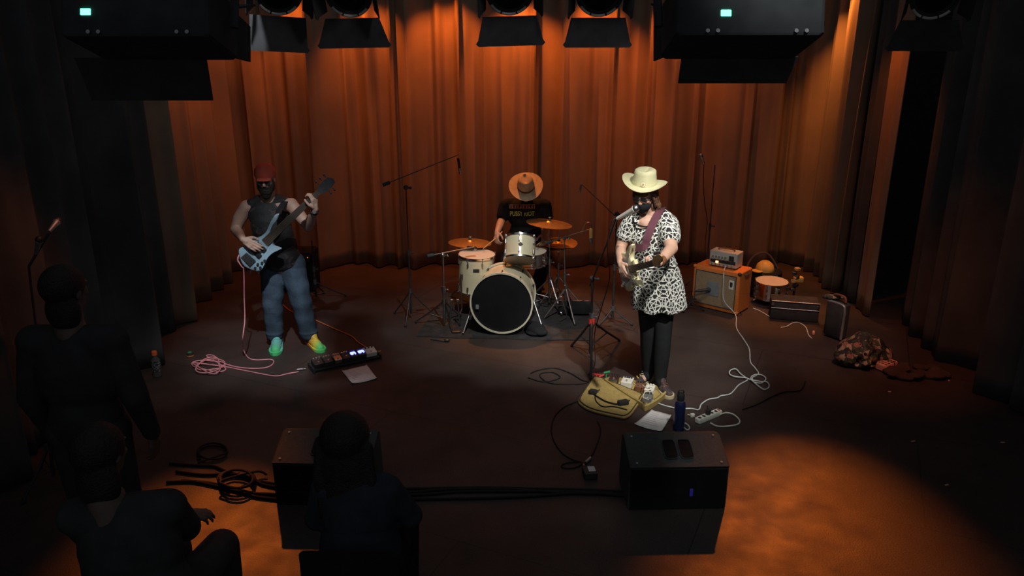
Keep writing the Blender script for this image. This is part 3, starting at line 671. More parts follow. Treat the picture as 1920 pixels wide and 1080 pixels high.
# snare drum on the floor right of the amp
sc = V((W(1450, 560, 7.85).x, 7.95, 0)); st = W(1450, 527, 7.95).z
t = thing('snare_drum', 'chrome snare drum with an orange-lit head, right of the orange cabinet', 'drum', (sc.x, sc.y, st-.20))
make_drum(t, V((sc.x, sc.y, st - .085)), (0, -.03, 1), .165, .165, MT['chrome'], MT['coated_head'], MT['clear_head'], MT['chrome'], 8, .016, .006, .2)
m = MB(); m.rbox((sc.x, sc.y-.174, st-.08), (.028, .020, .10), .006); m.build('strainer', MT['silver'], t)
stand('snare_stand', 'dim chrome basket stand under the orange-lit snare drum', sc, st-.185, .15, feet_around(sc, .18, .9), MT['dull_chrome'], 'stand', r=.010)
# clamp cluster right of snare
kc = V((sc.x + .25, 7.95, 0))
t = thing('percussion_clamp', 'cluster of metal clamps on a short post beside the orange-lit snare', 'clamp', kc)
m = MB(); m.cyl(kc, kc + V((0, 0, st+.02)), .012); m.cyl(kc, kc + V((0, 0, .02)), .09); m.build('post', MT['dark_metal'], t)
for k in range(6):
    m = MB(); m.rbox(kc + V((-.03+.03*(k % 2), -.02, .16+.045*k)), (.055, .05, .03), .012, rz=k*.7); m.build('clamp_block', [MT['dull_chrome'], MT['dark_metal'], MT['maple']][k % 3], t)
m = MB(); m.rbox(kc + V((.03, 0, st+.02)), (.10, .07, .055), .015); m.build('pale_block', MT['hat_yellow'], t)
# yellow half dome behind snare
yc = W(1437, 512, 8.25); yb = V((yc.x, 8.32, 0))
t = thing('drum_case', 'round black bag behind the orange-lit snare drum', 'bag', yb)
m = MB(); m.lathe(yb, (0, 0, 1), [(.17, 0), (.19, .02), (.19, .25), (.17, .27), (.001, .275)], 32); m.build('bag_body', MT['black_cloth'], t)
m = MB(); m.tube([yb + V((-.19, 0, .20)), yb + V((-.17, .06, .31)), yb + V((-.08, .09, .41)), yb + V((.06, .09, .41)), yb + V((.19, 0, .20))], .012); m.build('carry_strap', MT['felt_band'], t)
hd = V((yb.x - .02, 8.26, .278))
t = thing('yellow_cap', 'pale yellow cap resting on the black bag behind the snare', 'cap', hd)
m = MB(); m.lathe(hd, (-.1, -.25, 1), [(.100, 0), (.100, .02), (.088, .06), (.055, .095), (.001, .108)], 28); m.build('crown', MT['hat_yellow'], t)
m = MB(); m.rbox(hd + V((-.10, -.06, .006)), (.11, .12, .010), .05, rz=.5); m.build('peak', MT['hat_yellow'], t)
# dark hardware box right
hbx = G(1500, 612); hbx = V((hbx.x + .02, hbx.y + .27, 0))
t = thing('equipment_case', 'low dark equipment case with thin rails in the shadows right of the snare', 'case', hbx)
m = MB(); m.rbox(hbx + V((0, 0, .10)), (.46, .24, .19), .012, rz=-.25); m.build('case_body', MT['void_black'], t)
R2 = Matrix.Rotation(-.25, 3, 'Z')
for z in (.125, .20):
    m = MB(); m.cyl(hbx + R2 @ V((-.23, -.125, z)), hbx + R2 @ V((.23, -.125, z)), .005); m.build('rail', MT['dull_chrome'], t)
for sx in (-1, 1): m = MB(); m.rbox(hbx + R2 @ V((sx*.215, -.122, .165)), (.03, .012, .03), .004, rz=-.25); m.build('latch', MT['dull_chrome'], t)
# upright case with bright edge
uc = G(1568, 640); uc = V((uc.x + .02, uc.y + .10, 0)); R3 = Matrix.Rotation(-1.0, 3, 'Z')
t = thing('upright_case', 'upright black hard case with bright metal edge near the camouflage heap', 'case', uc)
m = MB(); m.rbox(uc + V((0, 0, .19)), (.20, .11, .34), .03, M=R3); m.build('case_body', MT['void_black'], t)
m = MB(); m.tube([uc + R3 @ V((.098, -.045, .02)), uc + R3 @ V((.102, -.045, .20)), uc + R3 @ V((.100, -.045, .31)), uc + R3 @ V((.07, -.045, .355)), uc + R3 @ V((-.09, -.045, .36))], .012); m.build('metal_edge', MT['silver'], t)
m = MB(); m.tube([uc + R3 @ V((-.07, 0, .37)), uc + R3 @ V((-.05, 0, .42)), uc + R3 @ V((.05, 0, .42)), uc + R3 @ V((.07, 0, .37))], .012); m.build('handle', MT['leather'], t)
rg = uc + R3 @ V((-.05, 0, .36))
m = MB(); rn = random.Random(3)
for k in range(7): m.ell(rg + V((rn.uniform(-.07, .07), rn.uniform(-.05, .05), .018+rn.uniform(0, .02))), (.04, .03, .02))
tag(m.build('cloth', MT['camo'], origin=rg, remesh=.008, smooth_it=3), 'crumpled patterned rag on top of the upright black case', 'cloth')
# camouflage heap
cb = G(1618, 690); cb = V((cb.x, cb.y + .10, 0)); rn = random.Random(12); m = MB()
m.ell(cb + V((-.03, 0, .12)), (.17, .14, .125)); m.ell(cb + V((.10, .03, .13)), (.13, .12, .12)); m.ell(cb + V((.02, .02, .19)), (.10, .10, .10)); m.ell(cb + V((-.12, -.03, .08)), (.10, .11, .085)); m.ell(cb + V((.20, .02, .08)), (.10, .10, .08))
for k in range(26): an = rn.uniform(0, 6.28); q = rn.uniform(.05, .18); m.ell(cb + V((q*math.cos(an)*1.1, q*math.sin(an)*.8 - .02, max(.045, .24 - q*.9 + rn.uniform(-.03, .03)))), (rn.uniform(.03, .07), rn.uniform(.03, .05), rn.uniform(.02, .04)), Matrix.Rotation(rn.uniform(0, 3), 3, 'Z') @ Matrix.Rotation(rn.uniform(-.6, .6), 3, 'X'))
m.ell(cb + V((0, 0, .03)), (.20, .15, .03))
tag(m.build('camouflage_jacket', MT['camo'], origin=cb, remesh=.010, smooth_it=2), 'camouflage jacket heaped on the floor at right', 'jacket')
# salmon patterned shoe-like item
sb_ = G(1664, 694); t = thing('patterned_pouch', 'salmon pouch with dark spots lying right of the camouflage heap', 'pouch', sb_)
RP = Matrix.Rotation(.55, 3, 'Z')
m = MB(); m.rbox(sb_ + V((0, .03, .035)), (.19, .10, .06), .02, M=RP); m.build('pouch_body', MT['salmon'], t)
for i in range(4):
    for j in range(3): m = MB(); m.ell(sb_ + V((0, .03, 0)) + RP @ V((-.06+.04*i, -.03+.03*j, .066)), (.012, .009, .003)); m.build('dark_spot', MT['rubber'], t)
m = MB(); m.rbox(sb_ + V((0, .03, .036)) + RP @ V((.035, 0, 0)), (.012, .104, .064), .004, M=RP); m.build('strap', MT['rubber'], t)
# dark garment
dg = G(1715, 705); m = MB(); rn = random.Random(4)
for k in range(22): m.ell(dg + V((rn.uniform(-.22, .24), rn.uniform(-.08, .16), rn.uniform(.015, .045))), (rn.uniform(.05, .10), rn.uniform(.03, .06), .022), Matrix.Rotation(rn.uniform(0, 3), 3, 'Z'))
tag(m.build('dark_garment', MT['dark_wool'], origin=dg, remesh=.011, smooth_it=2), 'dark reddish garment spread flat at the foot of the right curtain', 'clothes')
# bits on the floor
for (px, py, ln, a, lab) in ((1712, 828, .035, .3, 'small torn tape scrap on the floor right of the orange light pool'), (1880, 830, .030, .1, 'small reddish scrap on the floor nearest the right edge'), (1668, 735, .025, 0, 'tiny pale scrap on the floor below the salmon pouch'), (1779, 714, .025, 1.2, 'tiny orange scrap at the foot of the right black curtain'), (1775, 910, .03, .4, 'dim scrap on the floor at lower right')):
    p = G(px, py, .0); m = MB(); m.rbox(p + V((0, 0, .003)), (ln, .012, .004), .003, rz=a)
    tag(m.build('tape_scrap', MT['salmon'], origin=p, flat=True), lab, 'litter')
# ------------------------------------------------------------------ cables
def cable(pix, r, mat, name, label, zs=None, group=None, sub=7):
    pts = []
    for i, p in enumerate(pix):
        z = r + .0015 if len(p) < 3 else p[2]
        pts.append(G(p[0], p[1], z))
    m = MB(); m.tube(pts, r, 8, sub); return tag(m.build(name, mat, origin=(pts[0].x, pts[0].y, 0)), label, 'cable', group)
# white cable: amp head -> floor -> coil -> bag
m = MB()
pts = [Hh(.04, -HD/2-.014, .03), Hh(.045, -HD/2-.06, -.01), A(.10, -AD/2-.03, .36), A(.125, -AD/2-.04, .15), G(1379, 590, .02)]
pts += [G(x, y, .006) for x, y in ((1381, 615), (1395, 637), (1405, 655), (1407, 678), (1416, 690), (1422, 699), (1418, 704))]
pts += [G(x, y, .012) for x, y in ((1411, 708), (1413, 716), (1428, 718), (1436, 710), (1428, 703), (1414, 703))]
pts += [G(x, y, .020) for x, y in ((1408, 710), (1420, 722), (1433, 730), (1442, 725), (1438, 716), (1425, 715), (1405, 711), (1390, 702), (1380, 692), (1370, 694), (1368, 701), (1378, 706), (1395, 708))]
pts += [G(x, y, .008) for x, y in ((1402, 712), (1385, 722), (1370, 738), (1352, 742), (1345, 746), (1328, 749), (1315, 758), (1310, 768), (1296, 766), (1272, 766), (1245, 760), (1228, 753), (1218, 747))]
m.tube(pts, .0052, 8, 6)
tag(m.build('instrument_cable', MT['white_cable'], origin=(pts[5].x, pts[5].y, 0)), 'pale blue-white cable from the amplifier head, looped on the floor, to the canvas bag', 'cable')
cable([(1412, 578), (1425, 583), (1440, 592), (1447, 595)], .005, MT['white_cable'], 'power_cable', 'short pale cable leaving the back of the orange cabinet')
cable([(1464, 614), (1475, 612), (1488, 605), (1500, 606), (1511, 614), (1516, 628), (1522, 634)], .005, MT['white_cable'], 'signal_cable', 'grey curved cable on the floor before the dark equipment case')
p = G(1525, 628); t = thing('cable_plug', 'small plug at the end of the grey curved cable', 'plug', p)
m = MB(); m.cyl(p + V((0, 0, .012)), p + V((.02, .05, .014)), .011); m.build('plug_body', MT['salmon'], t); m = MB(); m.cyl(p + V((.02, .05, .014)), p + V((.03, .075, .014)), .005); m.build('plug_tip', MT['silver'], t)
# pink cable from the bass to pedalboard
jack = W(449, 492, 6.36)
m = MB()
pts = [W(448, 478, 6.40), W(446, 488, 6.38), W(453, 500, 6.38), W(457, 508, 6.40), W(458, 560, 6.45), W(459, 600, 6.42), W(455, 635, 6.34), G(456, 655, .03)]
pts += [G(x, y, .007) for x, y in ((466, 671), (482, 675), (508, 674), (513, 680), (503, 688), (480, 691), (450, 689), (425, 683))]
coil = [(408, 672, .008), (398, 666, .008), (388, 668, .008)]
cx, cy = 393, 685
rn = random.Random(2)
for k in range(40):
    an = k*2*PI/11; R_ = 1 + .18*math.sin(k*1.3)
    coil.append((cx + 26*R_*math.cos(an) + 4*math.sin(k*.9), cy + 12*R_*math.sin(an) + 2*math.cos(k*.7), .008 + .0006*k))
pts += [G(*q) for q in coil]
pts += [G(x, y, .008) for x, y in ((425, 688), (440, 691), (465, 696), (490, 701), (518, 705), (538, 701), (560, 697))]
m.tube(pts, .0055, 8, 6)
tag(m.build('instrument_cable', MT['pink_cable'], origin=(pts[8].x, pts[8].y, 0)), 'pink cable hanging from the bass guitar, coiled on the floor, to the pedalboard', 'cable')
cable([(524, 566, .02), (532, 573), (545, 583), (565, 590), (585, 597), (600, 604), (620, 613), (640, 622), (660, 631), (672, 642), (690, 653), (706, 659), (714, 658)], .006, MT['orange_cable'], 'power_cable', 'orange cable running from behind the bassist to the pedalboard')
# black cable runs across the front of the stage
def runs(k, pix, lab): cable(pix, .009, MT['black_cable'], 'stage_cable', lab, group=None)
runs(0, [(318, 869), (360, 872), (400, 874), (420, 882), (450, 892), (490, 903), (560, 912, .02), (640, 915), (760, 916), (900, 914), (1000, 916), (1100, 918), (1180, 922)], 'black stage cable, topmost of those running across the front floor')
runs(1, [(330, 884), (380, 890), (430, 889), (470, 895), (500, 910), (600, 922), (760, 923), (830, 918), (950, 917), (1060, 924), (1180, 926)], 'black stage cable weaving through the middle of the front floor bundle')
runs(2, [(312, 904), (360, 903), (400, 910), (450, 922), (492, 933), (600, 940), (780, 936), (900, 934), (1000, 930), (1090, 924), (1180, 930)], 'black stage cable, lowest of those running across the front floor')
runs(3, [(340, 901), (390, 905), (440, 915), (470, 924), (500, 926), (640, 930), (790, 927), (860, 922), (960, 921), (1050, 921), (1150, 924)], 'black stage cable pressed against the lowest one on the front floor')
cable([(370, 862)] + [(398 + 27*math.cos(a*.55 + 2.6), 851 + 14*math.sin(a*.55 + 2.6) - .4*a, .010 + .001*a) for a in range(20)] + [(370, 868)], .007, MT['black_cable'], 'coiled_cable', 'small loop of black cable upstage of the front floor bundle, at left')
cable([(430, 920)] + [(444 + 36*math.cos(a*.6 + 2)*(1 - .006*a), 898 + 17*math.sin(a*.6 + 2), .022 + .0012*a) for a in range(34)] + [(480, 884, .04), (500, 890, .02)], .008, MT['black_cable'], 'coiled_cable', 'large coil of black cable beside the left floor monitor')
cable([(1090, 750), (1060, 762), (1042, 778), (1034, 800), (1038, 825), (1055, 850), (1075, 862), (1092, 868), (1080, 876), (1062, 878), (1052, 874), (1062, 868), (1085, 866)], .0045, MT['black_cable'], 'signal_cable', 'thin black cable arcing from the canvas bag to the small box')
cable([(1120, 790), (1126, 805), (1122, 825), (1112, 850), (1104, 860)], .0045, MT['black_cable'], 'signal_cable', 'short black cable below the corner of the canvas bag')
cable([(995, 700), (1010, 694), (1040, 690), (1070, 700), (1090, 712), (1104, 716)], .005, MT['black_cable'], 'signal_cable', 'black cable left of the canvas bag beneath the drum rug')
cable([(990, 708), (1020, 716), (1050, 708), (1035, 698), (1012, 702), (1030, 718), (1080, 720), (1100, 718)], .005, MT['black_cable'], 'signal_cable', 'looping black cable on the floor left of the canvas bag')
cable([(1392, 768), (1420, 758), (1445, 745), (1470, 735), (1500, 732), (1510, 715)], .005, MT['black_cable'], 'signal_cable', 'thin black cable right of the white looped cable')
# DI box
db = G(1106, 895); t = thing('direct_box', 'small black box with a white label on the floor left of the right monitor', 'box', db)
m = MB(); m.rbox(db + V((0, .02, .025)), (.085, .11, .045), .006, rz=.1); m.build('box_body', MT['black_plastic'], t)
m = MB(); m.rbox(db + V((.012, .025, .0485)), (.046, .060, .003), .004, rz=.1); m.build('label', MT['paper'], t)
m = MB(); m.cyl(db + V((-.03, .05, .025)), db + V((-.03, .12, .02)), .010); m.build('connector', MT['dull_chrome'], t)
pb = G(1104, 866); t = thing('cable_plug', 'metal cable plug on the floor upstage of the white-labelled box', 'plug', pb)
m = MB(); m.cyl(pb + V((-.025, -.03, .012)), pb + V((.015, .03, .014)), .0105); m.build('plug_body', MT['silver'], t)
m = MB(); m.cyl(pb + V((-.025, -.03, .012)), pb + V((-.04, -.055, .010)), .007); m.build('strain_relief', MT['rubber'], t)
# ------------------------------------------------------------------ floor monitors
def wedge(label, L, rz=0.0, width=.60, led=None):
    """L = floor centre; sloping back panel with hand-holes towards the camera"""
    R = Matrix.Rotation(rz, 3, 'Z'); P = lambda x, y, z: V(L) + R @ V((x, y, z))
    t = thing('floor_monitor', label, 'speaker', L)
    # profile (y,z): camera side is low y
    prof = [(-.15, .0), (-.15, .287), (-.165, .30), (.10, .385), (.16, .36), (.20, .02), (.16, .0)]
    m = MB(); n = len(prof); h = width/2
    def ring(x, k=0.0): return [P(x, y*(1-k) + .0*k, z*(1-k) + .17*k) for y, z in prof]
    m.rings([ring(-h, .04), ring(-h+.012), ring(h-.012), ring(h, .04)])
    m.build('cabinet', MT['wedge'], t, sharp=25)
    m = MB(); y0, z0 = prof[2]; y1, z1 = prof[3]; d = V((0, y1-y0, z1-z0)).normalized(); nr = V((0, -d.z, d.y))
    Mx = R @ Matrix((V((1, 0, 0)), d, nr)).transposed()
    for sx in (-1, 1):
        c = P(sx*.048 + .01, (y0+y1)/2 + .0, (z0+z1)/2); q = c + R @ (nr*.0005)
        m = MB(); m.rbox(q, (.080, .150, .008), .016, M=Mx); g = m.build('hand_hole', MT['wedge_dark'], t)
        m = MB()
        pts = []
        for k in range(24):
            a = 2*PI*k/24; e = 5; x = math.copysign(abs(math.cos(a))**(2/e), math.cos(a))*.041; y = math.copysign(abs(math.sin(a))**(2/e), math.sin(a))*.077
            pts.append(q + Mx @ V((x, y, .005)))
        m.tube(pts + [pts[0]], .0035, 6, 1); m.build('rim', MT['black_matte'], g)
    for sx in (-1, 1):
        for k in (.12, .9):
            c = P(sx*(h-.045), y0 + (y1-y0)*k, z0 + (z1-z0)*k) ; m = MB(); m.cyl(c, c + R @ (nr*.004), .007); m.build('screw', MT['dull_chrome'], t)
    m = MB(); m.box(P(0, -.151, .140), (width-.016, .010, .268), M=R); m.build('lower_panel', MT['wedge_dark'], t)
    if led: m = MB(); m.rbox(P(.08, -.158, .12), (.02, .006, .05), .006, M=R); m.build('indicator_lamp', led, t)
    # grille facing the stage
    gp = [(.165, .345), (.203, .03)]
    m = MB(); m.prism([P(-h+.03, .170, .335), P(h-.03, .170, .335), P(h-.03, .201, .04), P(-h+.03, .201, .04)], R @ V((0, .008, .001))); m.build('grille', MT['wedge_dark'], t)
    return t
wedge('black wedge floor monitor at lower right with two hand holes in its back', V((G(1265, 980).x + .035, 4.25, 0)), .03, .60, MT['navy_dim'])
wedge('black wedge floor monitor at lower left, partly behind the seated long-haired person', V((G(590, 975).x + .03, 4.29, 0)), -.03, .60)
# ------------------------------------------------------------------ paper, bottles, pedals
def sheet(corners, label, fold=.012):
    c = [G(*q, .004) for q in corners]; n = 10; vs = []; fs = []
    for j in range(n+1):
        for i in range(n+1):
            u, v = i/n, j/n; p = (c[0]*(1-u)+c[1]*u)*(1-v) + (c[3]*(1-u)+c[2]*u)*v
            z = fold*(abs(u-.5)*.9*v + .35*abs(math.sin(v*5+u*3))*.5 + (.9 if (u in (0, 1) and v in (0, 1)) else 0)*.6)
            vs.append(p + V((0, 0, z)))
    for j in range(n):
        for i in range(n): a = j*(n+1)+i; fs.append([a, a+1, a+n+2, a+n+1])
    cen = (c[0]+c[2])/2; t = thing('set_list', label, 'paper', (cen.x, cen.y, 0))
    m = MB(); m.add(vs, fs); o = m.build('sheet', MT['paper'], t); s = o.modifiers.new('t', 'SOLIDIFY'); s.thickness = .0015
    rn = random.Random(int(cen.x*100)); k = 0
    for row in range(7):
        v = .16 + row*.105; u0 = .14; u1 = rn.uniform(.45, .85)
        pts = []
        u = u0
        while u < u1:
            P_ = (c[0]*(1-u)+c[1]*u)*(1-v) + (c[3]*(1-u)+c[2]*u)*v
            z = fold*(abs(u-.5)*.9*v + .35*abs(math.sin(v*5+u*3))*.5) + .003
            pts.append(P_ + V((0, rn.uniform(-.0035, .0035), z))); u += .03
        m = MB(); m.tube(pts, .0009, 4, 1); m.build('handwritten_line', MT['ink'], o)
    return t
sheet([(641, 696), (688, 685), (707, 711), (661, 721)], 'white handwritten set list on the floor beside the pedalboard')
sheet([(1222, 769), (1259, 779), (1240, 811), (1189, 797)], 'white handwritten set list between the canvas bag and the blue bottle')
# bottle left
b0 = G(296, 706); t = thing('drink_bottle', 'clear drink bottle with orange cap and dark label on the floor at left', 'bottle', b0)
m = MB(); m.lathe(b0, (0, 0, 1), [(.030, 0), (.036, .012), (.034, .05), (.036, .06), (.036, .14), (.032, .155), (.016, .185), (.0145, .20)], 24); m.build('bottle_body', MT['clear'], t)
m = MB(); m.lathe(b0, (0, 0, 1), [(.0372, .055), (.0372, .150), (.0362, .150), (.0362, .055)], 24, closed=True); m.build('label', MT['label_dark'], t)
m = MB(); m.lathe(b0, (0, 0, 1), [(.021, .196), (.022, .226), (.019, .232), (.001, .232)], 20); m.build('cap', MT['cap_orange'], t)
# small tuner box
q = G(357, 668); t = thing('small_tin', 'tiny dark tin near the pink coil of cable', 'tin', q)
m = MB(); m.lathe(q, (0, 0, 1), [(.030, 0), (.031, .004), (.031, .038), (.001, .038)], 20); m.build('tin_body', MT['black_plastic'], t)
m = MB(); m.rbox(q + V((0, -.002, .040)), (.030, .030, .004), .006); m.build('lid_mark', MT['green'], t)
m = MB(); m.lathe(q, (0, 0, 1), [(.0315, .006), (.0322, .006), (.0322, .016), (.0315, .016)], 20, closed=True); m.build('orange_stripe', MT['orange_cab'], t)
# blue flask
b0 = G(1272, 806); t = thing('water_flask', 'navy blue water flask standing behind the right floor monitor', 'bottle', b0)
m = MB(); m.lathe(b0, (0, 0, 1), [(.036, 0), (.040, .006), (.040, .200), (.036, .222), (.024, .238), (.024, .242)], 28); m.build('flask_body', MT['blue_bottle'], t)
m = MB(); m.lathe(b0, (0, 0, 1), [(.025, .240), (.027, .242), (.027, .285), (.024, .292), (.001, .292)], 24); lid = m.build('lid', MT['black_plastic'], t)
m = MB(); m.lathe(b0, (0, 0, 1), [(.0245, .233), (.0285, .233), (.0285, .240), (.0245, .240)], 24, closed=True); m.build('metal_ring', MT['silver'], t)
m = MB(); m.tube([b0 + V((-.018, 0, .288)), b0 + V((-.016, 0, .315)), b0 + V((.016, 0, .315)), b0 + V((.018, 0, .288))], .005); m.build('carry_loop', MT['black_plastic'], lid)
# power strip
p0 = G(1306, 794); p1 = G(1350, 776); d = (p1-p0); L_ = d.length; an = math.atan2(d.y, d.x); cN = (p0+p1)/2; RS = Matrix.Rotation(an, 3, 'Z')
t = thing('power_strip', 'white power strip lying right of the blue flask', 'power strip', cN)
m = MB(); m.rbox(cN + V((0, 0, .020)), (L_, .050, .036), .012, M=RS); m.build('strip_body', MT['white_plastic'], t)
for k in range(5): m = MB(); m.rbox(cN + RS @ V((-L_*.38 + L_*.17*k, 0, .0385)), (.022, .026, .003), .006, M=RS); m.build('socket', MT['rubber'], t)
m = MB(); m.rbox(cN + RS @ V((L_*.42, 0, .040)), (.012, .020, .006), .003, M=RS); m.build('switch', MT['red'], t)
e = cN + RS @ V((-.01, 0, .039)); t = thing('plug_adapter', 'small black plug adapter pushed into the white power strip', 'adapter', e)
m = MB(); m.rbox(e + V((0, 0, .020)), (.035, .03, .040), .006, M=RS); m.build('adapter_body', MT['black_plastic'], t); m = MB(); m.cyl(e + V((0, .0, .035)), e + V((.0, .04, .05)), .004); m.build('lead', MT['black_cable'], t)
cable([(1350, 777, .02), (1362, 774), (1375, 777), (1386, 787), (1384, 795), (1365, 799), (1345, 799), (1332, 793)], .0058, MT['ivory_cable'], 'power_cable', 'thick ivory cord looping from the white power strip')
cable([(1282, 792), (1290, 797), (1293, 803), (1288, 806), (1281, 800)], .005, MT['white_cable'], 'power_cable', 'little loop of pale cord right at the base of the blue flask')
pw = G(1298, 782); t = thing('white_plug', 'small white plug between the blue flask and the power strip', 'plug', pw)
m = MB(); m.rbox(pw + V((0, 0, .015)), (.032, .025, .026), .006, rz=.3); m.build('plug_body', MT['white_plastic'], t); m = MB(); m.cyl(pw + V((-.015, 0, .015)), pw + V((-.03, .02, .01)), .005); m.build('plug_prong', MT['ivory_cable'], t)
# pedal helper
def pedal(c, rz, size, mat, label, knob_m=MT['black_plastic'], led=None, tilt=0.0, switch=True, nk=3, group=None):
    c = V(c); t = thing('effects_pedal', label, 'pedal', c, group); R = Matrix.Rotation(rz, 3, 'Z') @ Matrix.Rotation(tilt, 3, 'X'); w, l, h = size
    m = MB(); m.rbox(c + R @ V((0, 0, h/2)), (w, l, h), .008, M=R); m.build('casing', mat, t)
    for k in range(nk):
        q = c + R @ V((-w*.3 + w*.6*k/max(1, nk-1), l*.28, h)); m = MB(); m.cyl(q, q + R @ V((0, 0, .014)), .0075, n=12); m.build('knob', knob_m, t)
    if switch: q = c + R @ V((0, -l*.3, h)); m = MB(); m.cyl(q, q + R @ V((0, 0, .012)), .007, n=12); m.build('foot_switch', MT['silver'], t)
    if led: q = c + R @ V((0, -l*.02, h+.001)); m = MB(); m.rbox(q, (w*.75, l*.42, .004), .012, M=R); m.build('display', led, t)
    return t
# left pedalboard
q0 = G(580, 700); q1 = G(708, 672); ac = math.atan2(q1.y-q0.y, q1.x-q0.x); cP = (q0+q1)/2 + V((0, .05, 0)); RB = Matrix.Rotation(ac, 3, 'Z'); LB = (q1-q0).length
t = thing('pedalboard', 'black pedalboard full of pedals at the bassist\'s feet', 'pedalboard', cP)
for y in (-.055, .0, .055): m = MB(); m.rbox(cP + RB @ V((0, y, .035 + y*.22)), (LB, .030, .012), .004, M=RB); m.build('rail', MT['black_plastic'], t)
for sx in (-1, 1):
    m = MB(); m.rbox(cP + RB @ V((sx*(LB/2-.008), 0, .025)), (.016, .17, .048), .006, M=RB); e_ = m.build('end_plate', MT['black_plastic'], t)
pp = [(-.40, .085, MT['dark_metal'], None, 'dark green-grey pedal at the left end of the bassist\'s pedalboard'), (-.26, .075, MT['black_plastic'], None, 'black pedal second from the left on the bassist\'s pedalboard'), (-.12, .07, MT['dull_chrome'], None, 'metallic pedal third from the left on the bassist\'s pedalboard'), (.0, .07, MT['black_plastic'], None, 'black pedal just left of the glowing blue ones'), (.115, .065, MT['black_plastic'], MT['blue_led'], 'pedal glowing blue, left one of the pair'), (.235, .075, MT['black_plastic'], MT['blue_led'], 'pedal glowing blue, right one of the pair'), (.37, .10, MT['white_plastic'], None, 'white pedal near the right end of the bassist\'s pedalboard')]
for fx, w, mm, led, lab in pp: pedal(cP + RB @ V((fx*LB, 0, .043)), ac, (w, .105, .042), mm, lab, led=led, tilt=.2, knob_m=MT['silver'] if led is None and mm is not MT['white_plastic'] else MT['black_plastic'])
pk = G(568, 695); t = thing('cable_plug', 'silver jack plug at the left end of the pedalboard', 'plug', pk)
m = MB(); m.cyl(pk + V((-.05, -.003, .012)), pk + V((-.0, .003, .014)), .008); m.build('plug_body', MT['silver'], t); m = MB(); m.cyl(pk + V((.0, .003, .014)), pk + V((.025, .006, .016)), .0035); m.build('plug_tip', MT['silver'], t)
# canvas pedal bag ---------------------------------------------------
bagc = G(1190, 745); t = thing('canvas_bag', 'open mustard canvas gear bag with its flap folded out on the floor', 'bag', bagc)
out = [G(*q, .03) for q in ((1112, 712), (1140, 708), (1243, 730), (1246, 742), (1210, 770), (1196, 768))]
inner = [(1135, 712), (1158, 709), (1240, 728), (1244, 738), (1212, 760), (1198, 752)]
m = MB(); pts = [G(*q, .003) for q in inner]; m.prism(pts, (0, 0, .012)); m.build('bag_floor', MT['tan_canvas'], t)
wall = [G(*q, .045) for q in inner]
m = MB(); m.ribbon(wall + [wall[0]], .085, .014, up=(1, 0, .001) if False else (0, 0, 1), sub=4)
m = MB()
rr = []
P4 = smooth_path(wall + [wall[0]], 4)
cen = sum(P4, V((0, 0, 0)))/len(P4)
for p in P4:
    e = (p - cen); e.z = 0; e = e.normalized(); b_ = V((p.x, p.y, .004))
    rr.append([b_ + e*.012, b_ + e*.016 + V((0, 0, .045)), b_ + e*.002 + V((0, 0, .052)), b_ - e*.004 + V((0, 0, .004))])
m.rings(rr); m.build('side_wall', MT['tan_canvas'], t)
# flap
fl = [(1108, 718), (1122, 712), (1197, 741), (1203, 748), (1184, 778), (1172, 786), (1160, 785), (1112, 774), (1090, 762), (1087, 750)]
m = MB(); fp = smooth_path([G(*q, .004) for q in fl + [fl[0]]], 5)[:-1]; cf = sum(fp, V((0, 0, 0)))/len(fp)
n = len(fp); rr = [[p for p in fp], [cf + (p-cf)*1.01 + V((0, 0, .016)) for p in fp], [cf + (p-cf)*.95 + V((0, 0, .030)) for p in fp], [cf + (p-cf)*.6 + V((0, 0, .034)) for p in fp], [cf + (p-cf)*.05 + V((0, 0, .031)) for p in fp]]
m.rings(rr); fo = m.build('flap', MT['tan_canvas'], t)
m = MB(); m.tube([cf + (p-cf)*.965 + V((0, 0, .028)) for p in fp] + [cf + (fp[0]-cf)*.965 + V((0, 0, .028))], .005, 6, 1); m.build('binding', MT['olive_trim'], fo)
m = MB(); m.tube([cf + (p-cf)*1.01 + V((0, 0, .010)) for p in fp] + [cf + (fp[0]-cf)*1.01 + V((0, 0, .010))], .005, 6, 1); m.build('piping', MT['leather'], fo)
m = MB(); m.tube([G(1104, 733, .042), G(1116, 741, .045), G(1135, 752, .046), G(1152, 757, .048), G(1166, 758, .048)], .0055, 6); m.tube([G(1116, 741, .046), G(1118, 752, .044), G(1130, 762, .044), G(1150, 762, .046), G(1176, 768, .044)], .004, 6)
tag(m.build('adapter_cable', MT['black_cable'], origin=G(1116, 741)), 'black lead lying across the mustard bag flap', 'cable')
for (x, y, lab) in ((1112, 738, 'black plug at the left end of the lead on the bag flap'), (1168, 758, 'black power adapter at the right end of the lead on the bag flap')):
    p = G(x, y, .040); t2 = thing('power_adapter', lab, 'adapter', p); m = MB(); m.rbox(p + V((0, 0, .016)), (.085 if x > 1150 else .06, .045, .032), .008, rz=.35 if x > 1150 else -.4); m.build('adapter_body', MT['rubber'], t2)
    m = MB(); m.cyl(p + V((.03, .01, .018)), p + V((.055, .025, .022)), .006); m.build('adapter_prong', MT['black_plastic'], t2)
pedal(G(1152, 716, .016), -.35, (.075, .12, .045), MT['dull_chrome'], 'silvery pedal at the far end of the mustard bag')
pedal(G(1176, 722, .016), -.35, (.09, .12, .050), MT['white_plastic'], 'white pedal in the mustard bag', nk=4)
pedal(G(1200, 730, .016), -.35, (.07, .11, .045), MT['leather'], 'brown pedal in the middle of the mustard bag')
pedal(G(1218, 736, .016), -.35, (.075, .115, .048), MT['white_plastic'], 'cream pedal at the singer\'s end of the mustard bag', knob_m=MT['white_plastic'])
